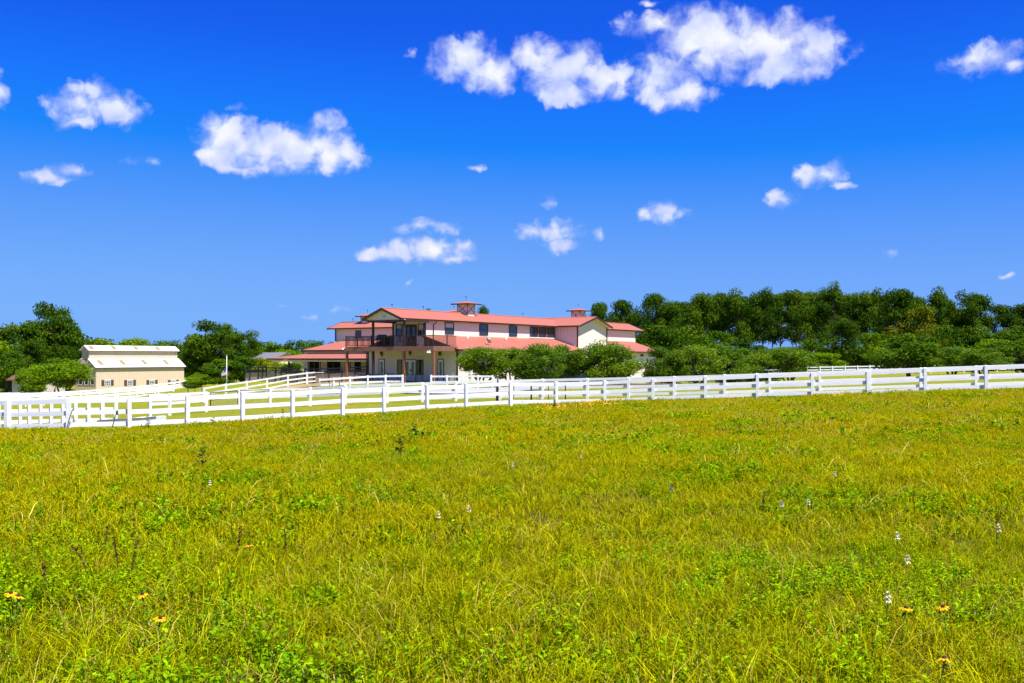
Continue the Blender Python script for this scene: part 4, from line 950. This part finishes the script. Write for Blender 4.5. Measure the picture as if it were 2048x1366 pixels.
for i, (px, Y, top, hw) in enumerate([(1350,176,602,34),(1420,178,600,34),(1480,180,596,34),(1545,178,592,34),(1610,180,592,34),(1640,182,588,32),(1710,180,592,34),(1750,178,590,34),(1820,180,592,34),(1890,178,598,34)]):
    tree('pine', px, Y + 26, top, hw*1.15, 'tall dark pine of the back row, %s from the left behind the front pines' % names[i], 'pines of the back row', 'pine_tree')
tree('pine_full', 858, 190, 617, 14, 'dark pine whose tip shows above the front roof ridge', name='pine_tree')
tree('pine_full', 968, 190, 612, 22, 'dark pine showing above the roof right of the front cupola', name='pine_tree')
und = [('oak',1292,140,655,42),('oak',1330,138,640,50),('light',1300,132,682,34),('oak',1380,140,648,48),('oak',1430,142,655,46),('oak',1475,140,690,40),('light',1530,138,700,40),('oak',1570,142,688,40),('oak',1625,138,676,48),('pine_full',1685,132,640,48),('light',1655,128,700,36),('oak',1740,140,660,46),('light',1765,130,682,34),('pine_y',1838,136,612,46),('oak',1790,142,648,44),('oak',1890,140,640,44),('pine_full',1930,142,622,40),('oak',1960,138,648,46),('oak',2000,136,660,44),('light',1985,130,672,36),('oak',2040,138,640,46),('oak',2090,136,640,50),('oak',2140,136,640,50),('oak',1220,150,660,44)]
ul = {'oak': 'dark rounded broadleaf tree under the tall pines', 'light': 'bright green broadleaf tree under the tall pines', 'pine_full': 'full dark evergreen growing low before the tall pines', 'pine_y': 'yellowish pine standing before the dark pines at right'}
side = ['just right of the house', 'beside the house roof end', 'behind the wide shrubs', 'above the middle shrubs', 'near the far white fence', 'behind the right meadow', 'towards the right edge']
for i, (k, px, Y, top, hw) in enumerate(und):
    kn = sum(1 for q in und if q[0] == k and q[1] <= px)
    tree(k, px, Y + 30, top, hw*1.14, ul[k] + ', ' + names[kn-1] + ' of its kind from the left', 'trees of the forest edge', 'broadleaf_tree' if k in ('oak', 'light') else 'pine_tree')
for i, px in enumerate(range(1285, 2130, 33)):
    tree('oak', px, 194, 690 + (i*37 % 17) - 8, 33, 'dark undergrowth tree behind the pine trunks, %s from the left' % names[i], 'undergrowth behind the pines', 'broadleaf_tree')
# round shrubs and small trees before the house
for i, (k, px, Y, top, hw, lab) in enumerate([
 ('myrtle',972,86,687,44,'leafy multi-stem small tree nearest the balcony'),('myrtle',1022,88,690,40,'dark leafy small tree second from the balcony'),('shrub',1078,85,684,46,'dense bright round shrub at the middle of the row before the house'),('myrtle',1128,88,684,42,'leafy small tree left of the parked cars'),('myrtle',1190,89,684,40,'leafy small tree right of the parked cars'),('shrub',1228,86,684,46,'dense round shrub hiding the house before its right end'),
 ('shrub',1330,88,690,46,'bushy shrub right of the brown house door'),('shrub',1398,87,689,52,'wide bushy shrub with pale twigs at centre right'),('shrub',1452,90,690,42,'bushy shrub right of the wide twiggy one'),('shrub',1512,95,696,44,'dark bushy shrub left of the pale trunked one'),('myrtle',1580,96,690,52,'large shrub with pale trunk left of the far white fence'),
 ('oak',1818,100,664,62,'large dark spreading tree over the right meadow'),('myrtle',1905,112,690,50,'leafy small tree right of the dark spreading tree'),('myrtle',1968,95,692,46,'small light green multi-stem tree on the right meadow'),('oak',2050,110,676,56,'dark tree cut by the right edge of the photo')]):
    tree(k, px, Y, top, hw*(1.28 if px < 1300 else 1.15), lab, None, 'round_shrub' if k == 'shrub' else 'small_tree')
# left side
for (k, px, Y, top, hw, lab, nm) in [
 ('bigtree',105,158,589,58,'tall rounded pine towering at left behind the tan barn','pine_tree'),('bigtree',40,152,632,56,'broad dark pine left of the tallest left pine','pine_tree'),('bigtree',122,156,655,30,'dark pine at the left end of the tan barn','pine_tree'),
 ('oak',10,140,690,44,'low bright broadleaf tree at the left edge','broadleaf_tree'),('light',-15,146,668,50,'tall broadleaf tree cut by the left edge','broadleaf_tree'),('light',62,127,722,26,'leafy branch hanging over the stucco cottage roof','broadleaf_tree'),('pine_full',60,146,680,40,'dark pine bough mass above the stucco cottage','pine_tree'),
 ('canopy',122,122,713,60,'round crowned small tree in front of the barn end','small_tree'),
 ('light',205,200,668,44,'far green tree behind the left part of the barn roof','broadleaf_tree'),('light',262,198,666,50,'far green tree behind the middle of the barn roof','broadleaf_tree'),('oak',318,200,672,46,'far green tree behind the right part of the barn roof','broadleaf_tree'),('oak',170,196,674,40,'far dark tree left of the barn ridge','broadleaf_tree'),
 ('bigtree',432,180,629,60,'big bushy dark tree right of the tan barn','broadleaf_tree'),('bigtree',482,176,655,38,'bushy dark tree on the right flank of the big one','broadleaf_tree'),('bigtree',394,184,676,30,'bushy dark tree touching the barn right end','broadleaf_tree'),
 ('oak',440,128,714,42,'low leafy tree behind the flagpole','broadleaf_tree'),('oak',492,130,706,40,'low leafy tree left of the dark plank fence','broadleaf_tree'),('light',400,132,742,24,'pale yellow green bush at the barn right corner','round_shrub'),('light',384,126,752,20,'small pale bush in front of the barn corner','round_shrub'),
 ('oak',548,215,676,44,'far tree behind the grey roofed house','broadleaf_tree'),('oak',600,210,678,40,'far tree left of the stable roof','broadleaf_tree'),('oak',645,215,676,36,'far tree just left of the upper stable wall','broadleaf_tree'),('light',522,220,682,40,'far tree right of the big bushy dark one','broadleaf_tree'),('oak',625,205,684,34,'far tree above the left end of the stable roof','broadleaf_tree'),('light',668,220,682,30,'far tree at the foot of the upper stable wall','broadleaf_tree'),('light',358,205,682,30,'far tree between the barn roof and the big bushy one','broadleaf_tree'),('light',580,190,692,34,'brighter far tree between house and stable roof','broadleaf_tree'),
 ('yellowtree',528,128,708,26,'thin yellow green young tree before the grey roofed house','small_tree'),('yellowtree',556,124,712,20,'thin yellow green young tree beside the yellow gable','small_tree'),('oak',585,122,722,24,'dark small tree under the stable porch end','small_tree')]:
    tree(k, px, Y, top, hw*1.1, lab, None, nm)

# ------------------------------------------------------------------ meadow: grass, herbs, straw
def blade_mesh(name, mt, n, rad, h0, h1, wd, seed, lean=.5, seeds=0.0, leafy=False, droop=.5):
    rng = np.random.default_rng(seed); V, Fc, T, U = [], [], [], []
    def strip(base, az, h, ln, w, var, t0=0.0, t1=1.0, seg=3, dr=droop):
        d = np.array([math.cos(az), math.sin(az), 0]); s = np.array([-math.sin(az), math.cos(az), 0]); k = len(V)
        tw = rng.normal()*.6; s = s*math.cos(tw) + d*math.sin(tw)
        for i in range(seg+1):
            t = i/seg; p = base + d*ln*h*(t**1.7) + np.array([0, 0, h*(t - dr*.35*t**3)])
            ww = w*(1-t)**.6 + .0004 if i < seg else 0
            if i < seg: V.extend([p - s*ww/2, p + s*ww/2]); T.extend([t0+(t1-t0)*t]*2); U.extend([var]*2)
            else: V.append(p); T.append(t1); U.append(var)
        for i in range(seg-1): a = k+2*i; Fc.append((a, a+1, a+3, a+2))
        a = k+2*(seg-1); Fc.append((a, a+1, a+2)); return V[-1]
    def leaf(p, az, L, w, var, up):
        d = np.array([math.cos(az)*math.cos(up), math.sin(az)*math.cos(up), math.sin(up)]); s = np.array([-math.sin(az), math.cos(az), .2*rng.normal()]); k = len(V)
        V.extend([p, p + d*L*.5 - s*w/2 + [0, 0, .1*L], p + d*L + [0, 0, -.1*L], p + d*L*.5 + s*w/2 + [0, 0, .1*L]]); q = .4+.6*rng.random(); T.extend([q*.6, q, q, q]); U.extend([var]*4); Fc.append((k, k+1, k+2, k+3))
    for i in range(n):
        r = rad*math.sqrt(rng.random()); a = rng.random()*6.28; base = np.array([math.cos(a)*r, math.sin(a)*r, -.01]); var = rng.random()
        h = h0 + (h1-h0)*rng.random()**1.3; az = rng.random()*6.28
        if leafy:
            tip = strip(base, az, h, lean*.5*rng.random(), wd*.35, var, 0, .5, 2, .1)
            m = rng.integers(5, 10)
            for j in range(m):
                t = .25+.75*j/(m-1); leaf(base + (tip-base)*t, rng.random()*6.28, wd*(3.2-1.4*t)*(.7+.6*rng.random()), wd*1.1, var, rng.normal()*.4+.3)
        else:
            tip = strip(base, az, h, lean*rng.random(), wd*(.6+.8*rng.random()), var, 0, .55+.45*rng.random())
            if rng.random() < seeds:     # seed head
                for j in range(4):
                    leaf(tip + np.array([0, 0, -.014*j - .004]), rng.random()*6.28, wd*2.6, wd*.7, 1, .9)
                    T[-4:] = [1, 1, 1, 1]
    me = bpy.data.meshes.new(name); me.from_pydata([tuple(p) for p in V], [], Fc); me.materials.append(mt)
    a = me.attributes.new('tip', 'FLOAT', 'POINT'); a.data.foreach_set('value', np.array(T, np.float32))
    a = me.attributes.new('var', 'FLOAT', 'POINT'); a.data.foreach_set('value', np.array(U, np.float32))
    me.polygons.foreach_set('use_smooth', [True]*len(Fc)); me.update(); return me
def scatter(name, label, meshes, pos, rot, scl, vid):
    coll = bpy.data.collections.new(name + '_kinds')
    for i, me in enumerate(meshes): coll.objects.link(bpy.data.objects.new('%s_kind_%02d' % (name, i), me))
    me = bpy.data.meshes.new(name); me.vertices.add(len(pos)); me.vertices.foreach_set('co', np.asarray(pos, np.float32).ravel())
    for nm, typ, dat in (('rot', 'FLOAT_VECTOR', rot), ('scl', 'FLOAT_VECTOR', scl), ('vid', 'INT', vid)):
        a = me.attributes.new(nm, typ, 'POINT'); a.data.foreach_set('vector' if typ == 'FLOAT_VECTOR' else 'value', np.asarray(dat, np.int32 if typ == 'INT' else np.float32).ravel())
    o = link(name, me); tag(o, label, 'grass', kind='stuff')
    ng = bpy.data.node_groups.new(name, 'GeometryNodeTree')
    ng.interface.new_socket('Geometry', in_out='INPUT', socket_type='NodeSocketGeometry'); ng.interface.new_socket('Geometry', in_out='OUTPUT', socket_type='NodeSocketGeometry')
    N = ng.nodes; gi = N.new('NodeGroupInput'); go = N.new('NodeGroupOutput'); ip = N.new('GeometryNodeInstanceOnPoints'); ci = N.new('GeometryNodeCollectionInfo')
    ci.inputs['Collection'].default_value = coll; ci.inputs['Separate Children'].default_value = True; ci.inputs['Reset Children'].default_value = True
    def na(nm, typ): n = N.new('GeometryNodeInputNamedAttribute'); n.data_type = typ; n.inputs[0].default_value = nm; return n.outputs[0]
    e2r = N.new('FunctionNodeEulerToRotation'); ng.links.new(na('rot', 'FLOAT_VECTOR'), e2r.inputs[0])
    ip.inputs['Pick Instance'].default_value = True
    for a, b in ((gi.outputs[0], ip.inputs['Points']), (ci.outputs[0], ip.inputs['Instance']), (na('vid', 'INT'), ip.inputs['Instance Index']), (e2r.outputs[0], ip.inputs['Rotation']), (na('scl', 'FLOAT_VECTOR'), ip.inputs['Scale']), (ip.outputs[0], go.inputs[0])): ng.links.new(a, b)
    md = o.modifiers.new('scatter', 'NODES'); md.node_group = ng; return o
fx = np.array([at(p[0], p[1]) for p in F1]); fy = np.array([p[1] for p in F1])
def field_points(y0, y1, dens, seed, back=1.2):
    rng = np.random.default_rng(seed); half = y1*.60+4; area = (y1-y0)*2*half; n = int(area*dens)
    x = rng.uniform(-half, half, n); y = rng.uniform(y0, y1, n)
    ok = (np.abs(x) < y*.60+3.0) & (y < np.interp(x, fx, fy) + back); x, y = x[ok], y[ok]
    return x, y, rng
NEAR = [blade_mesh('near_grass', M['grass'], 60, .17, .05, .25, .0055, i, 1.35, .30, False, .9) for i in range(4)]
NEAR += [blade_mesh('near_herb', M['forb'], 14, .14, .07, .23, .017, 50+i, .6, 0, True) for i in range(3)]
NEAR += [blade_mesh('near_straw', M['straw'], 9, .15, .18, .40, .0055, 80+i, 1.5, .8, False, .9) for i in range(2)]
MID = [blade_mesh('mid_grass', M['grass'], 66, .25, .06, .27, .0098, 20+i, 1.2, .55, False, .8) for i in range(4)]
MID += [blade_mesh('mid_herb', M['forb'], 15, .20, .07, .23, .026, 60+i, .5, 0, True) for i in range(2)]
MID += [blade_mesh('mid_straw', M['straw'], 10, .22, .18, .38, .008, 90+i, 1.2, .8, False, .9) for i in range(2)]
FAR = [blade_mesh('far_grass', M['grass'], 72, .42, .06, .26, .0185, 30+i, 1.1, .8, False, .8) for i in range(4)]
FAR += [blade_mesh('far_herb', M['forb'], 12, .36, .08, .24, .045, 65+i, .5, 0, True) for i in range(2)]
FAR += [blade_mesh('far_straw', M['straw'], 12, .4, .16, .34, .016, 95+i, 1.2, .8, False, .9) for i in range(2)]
def lay(name, label, meshes, y0, y1, dens, seed, kinds, smin=.75, smax=1.25, straw=.07, herb=1.0):
    x, y, rng = field_points(y0, y1, dens, seed); n = len(x); z = Gv(x, y)
    patch = np.sin(x*.9+np.sin(y*.7)*1.3)*np.cos(y*.8+.5*np.sin(x*1.1)) + rng.normal(size=n)*.95     # herbs grow in patches
    ng, nh, ns = kinds; r = rng.random(n)
    vid = np.where(patch > herb, ng + rng.integers(0, nh, n), rng.integers(0, ng, n)); vid = np.where(r < straw, ng+nh+rng.integers(0, ns, n), vid)
    s = rng.uniform(smin, smax, n)*(1+.18*np.sin(x*.5+y*.31)); s = np.where((np.interp(x, fx, fy)-y < 1.9) & (x < 1), s*.38, s)      # trodden strip along the left fence
    sc = np.stack([s, s, s*rng.uniform(.8, 1.2, n)], 1)
    rot = np.stack([rng.normal(size=n)*.10, rng.normal(size=n)*.10, rng.uniform(0, 6.28, n)], 1)
    return scatter(name, label, meshes, np.stack([x, y, z], 1), rot, sc, vid)
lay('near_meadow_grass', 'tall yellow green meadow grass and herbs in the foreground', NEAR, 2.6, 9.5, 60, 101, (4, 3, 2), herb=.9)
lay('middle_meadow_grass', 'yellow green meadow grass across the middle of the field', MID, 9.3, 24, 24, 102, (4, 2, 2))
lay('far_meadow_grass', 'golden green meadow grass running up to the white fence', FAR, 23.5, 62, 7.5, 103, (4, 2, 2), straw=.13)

# ------------------------------------------------------------------ flowers and stalks in the meadow
def stand(px, py, h):
    """ground point under a flower head seen at (px, py) that stands h above the ground"""
    Y = (CAMZ-h)*F/(py-HZ)
    for _ in range(6): Y = (CAMZ-h-G(at(px, Y), Y))*F/(py-HZ)
    return at(px, Y), Y, G(at(px, Y), Y)
pet = MB().add([(0.010,-.004,0),(.022,-.0085,.003),(.036,-.006,-.002),(.040,0,-.006),(.036,.006,-.002),(.022,.0085,.003),(.010,.004,0)], [(0,1,2,3,4,5,6)]).mesh('petal', M['petal'], False)
def rudbeckia(px, py, label, h=.30, s=.95):
    x, y, z = stand(px, py, h); t = thing('coneflower', label, 'flower', (x, y, z), random.uniform(0, 6), 'yellow coneflowers with dark centres')
    MB().tube([(.05,.02,0),(.02,.01,h*.5),(0,0,h-.01)], .0035, 5).build('stem', M['stem'], t)
    hd = MB().lathe([(0,-.008),(.011,-.006),(.013,.004),(.010,.014),(0,.019)], 10).build('disc', M['disc'], t, (0, 0, h))
    hd.rotation_euler = (random.uniform(-.25, .25), random.uniform(-.25, .25), 0); hd.scale = (s, s, s)
    for k in range(12):
        o = link('petal', pet, hd); o.rotation_euler = (0, random.uniform(-.05, .3), k*math.pi/6+random.uniform(-.08, .08)); o.scale = (random.uniform(.9, 1.12),)*3
    for k in range(3):
        MB().add([(0,0,0),(.05,-.012,.03),(.11,0,.02),(.05,.012,.03)], [(0,1,2,3)]).build('leaf', M['stem'], t, (.03, .015, .08+k*.08), (0, 0, k*2.1))
for px, py, lab in ((22,1187,'yellow coneflower behind another at the far left edge'),(36,1193,'yellow coneflower in front of another at the left edge'),(285,1189,'tilted yellow coneflower up left of the largest one'),(320,1237,'largest yellow coneflower at lower left'),(499,1091,'yellow coneflower above the others at left of centre'),(1812,1217,'yellow orange coneflower at lower right'),(1889,1318,'half hidden yellow coneflower nearest the lower right corner'),(1886,1214,'small drooping yellow coneflower right of the orange one')):
    rudbeckia(px, py, lab)
flo = None
def beebalm(px, py, label, m='whitebloom', h=.29, s=1.0, name='bee_balm', grp='pale whorled wildflowers'):
    x, y, z = stand(px, py, h); t = thing(name, label, 'flower', (x, y, z), random.uniform(0, 6), grp); rng = np.random.default_rng(int(px*7+py))
    MB().tube([(.02,.01,0),(.01,0,h*.5),(0,0,h+.02)], .003, 5).build('stem', M['stem'], t)
    for k, (zz, r) in enumerate(((h-.030, .021), (h+.0, .017), (h+.024, .011))):
        cs = [(0, 0, 0)]; 
        mb = MB()
        for j in range(14):
            a = j*.449*math.pi + rng.random()*.3; rr = r*s*(1+.4*rng.random()); up = rng.random()*.012
            d = Vector((math.cos(a), math.sin(a), 0)); q = Vector((-d.y, d.x, 0))*.0045*s
            mb.add([d*.004-q, d*rr*.7-q*1.3+Vector((0,0,up+.008)), d*rr+Vector((0,0,up-.002)), d*rr*.7+q*1.3+Vector((0,0,up+.008)), d*.004+q], [(0,1,2,3,4)])
        mb.build('whorl', M[m], t, (0, 0, zz))
    for k in range(4): MB().add([(0,0,0),(.025,-.006,.012),(.06,0,.0),(.025,.006,.012)], [(0,1,2,3)]).build('leaf', M['stem'], t, (.005, 0, .1+k*.07), (0, 0, k*1.6))
for px, py, lab in ((1026,930,'white whorled wildflower in the middle of the meadow'),(420,966,'white whorled wildflower alone at left of the meadow'),(1162,912,'small pale wildflower farther back than the middle white one'),(1795,1073,'white wildflower at right, left of the tallest pair'),(1815,1120,'brightest white wildflower at right'),(1776,1195,'small pinkish white wildflower above the orange coneflower'),(1997,1057,'pale wildflower near the right edge'),(1670,948,'small pale wildflower up right in the meadow'),(1617,1005,'faint pale wildflower right of the pink one'),(877,1030,'tiny pale bloom left of centre'),(938,1018,'tiny pale bloom just left of the middle')):
    beebalm(px, py, lab)
beebalm(1563, 1008, 'pinkish lavender whorled wildflower at right of centre', 'pinkbloom')
beebalm(1343, 975, 'single small blue wildflower at centre right', 'bluebloom', name='blue_wildflower', s=.8)
def stalk(px, py, label, h=.5, lean=.1):
    x, y, z = stand(px, py, h); t = thing('dead_stalk', label, 'dead plant', (x, y, z), 0, 'dark dead seed stalks'); rng = np.random.default_rng(int(px+py))
    p = [Vector((lean*h*k*k/9, 0, h*k/3)) for k in range(4)]
    MB().tube(p, [.004, .0035, .003, .002], 5).build('stem', M['deadstalk'], t); mb = MB()
    for k in range(60):
        f = .35+.65*rng.random(); c = Vector((lean*h*f*f, 0, h*f)) + Vector(rng.normal(size=3))*.008; r = .0045+.003*rng.random()
        d = Vector(rng.normal(size=3))*r; e = Vector(rng.normal(size=3))*r; mb.add([c-d, c-e, c+d, c+e], [(0,1,2,3)])
    mb.build('seed_head', M['deadstalk'], t)
for px, py, lab, ln in ((178,1080,'curved dark dead stalk at left',-.5),(210,1052,'upright dark dead stalk right of the curved one',.05),(268,1034,'tall dark dead stalk behind the group at left',0),(262,1080,'dark dead stalk at the right of the left group',.15),(236,1072,'dark dead stalk in the middle of the left group',-.1),(474,1050,'dark dead stalk left of the upper coneflower',.1),(572,1055,'dark dead stalk right of the upper coneflower',-.05),(95,1120,'short dark dead stalk at far left',-.1),(1525,985,'thin dark dead stalk left of the pink wildflower',.05),(1994,1030,'thin dark dead stalk near the right edge',0)):
    stalk(px, py, lab, .36, ln)
def weed(px, py, label, h=.5, s=1.0):
    x, y, z = stand(px, py, h); t = thing('leafy_weed', label, 'weed', (x, y, z), 0, 'dark leafy weeds in the meadow'); rng = np.random.default_rng(int(px*3+py))
    MB().tube([(0,0,0),(.02,0,h*.5),(0,.02,h)], [.006,.004,.002], 5).build('stem', M['stem'], t); mb = MB()
    for k in range(46):
        f = .2+.8*rng.random(); a = rng.random()*6.28; L = (.16-.09*f)*s; c = Vector((0, 0, h*f)); d = Vector((math.cos(a), math.sin(a), .5-rng.random()*.5)); q = Vector((-math.sin(a), math.cos(a), 0))*L*.22
        mb.add([c, c+d*L*.5-q, c+d*L, c+d*L*.5+q], [(0,1,2,3)])
    mb.build('foliage', M['oak'], t)
for px, py, lab, h in ((828,845,'dark leafy weed standing in the meadow below the house',.55),(800,868,'dark leafy weed left below the other by the house',.5),(404,898,'dark leafy weed at left centre of the meadow',.4),(565,818,'leafy weed against the fence below the dirt bank',.6),(296,830,'leafy weed against the left fence',.6),(1930,782,'bright leafy weed clump against the fence at right',.6),(1110,800,'leafy weed against the fence below the cars',.5)):
    weed(px, py, lab, h, 1.3)
# patch of orange blooms by the fence: too small to count
ob = MB(); rng = np.random.default_rng(5)
for (px, py, n, sp) in ((1045,801,40,.5),(1100,816,20,.5),(1190,802,34,.6),(1222,799,40,.6),(737,829,14,.25),(1130,811,22,.6),(1205,808,26,.6),(1480,795,8,.4),(1665,790,14,.5)):
    x, y, z = stand(px, py, .30)
    for k in range(n):
        dx, dy = rng.normal()*sp, rng.normal()*sp*2; c = Vector((x+dx, y+dy, G(x+dx, y+dy)+.28+rng.random()*.08)); r = .022+.012*rng.random()
        ob.add([c+Vector((r*math.cos(a), r*math.sin(a), .4*r*math.sin(a))) for a in (0, 1.05, 2.09, 3.14, 4.19, 5.24)], [(0,1,2,3,4,5)])
tag(ob.build('orange_blooms', M['orangebloom']), 'scattered small orange blooms near the white fence', 'flowers', kind='stuff')
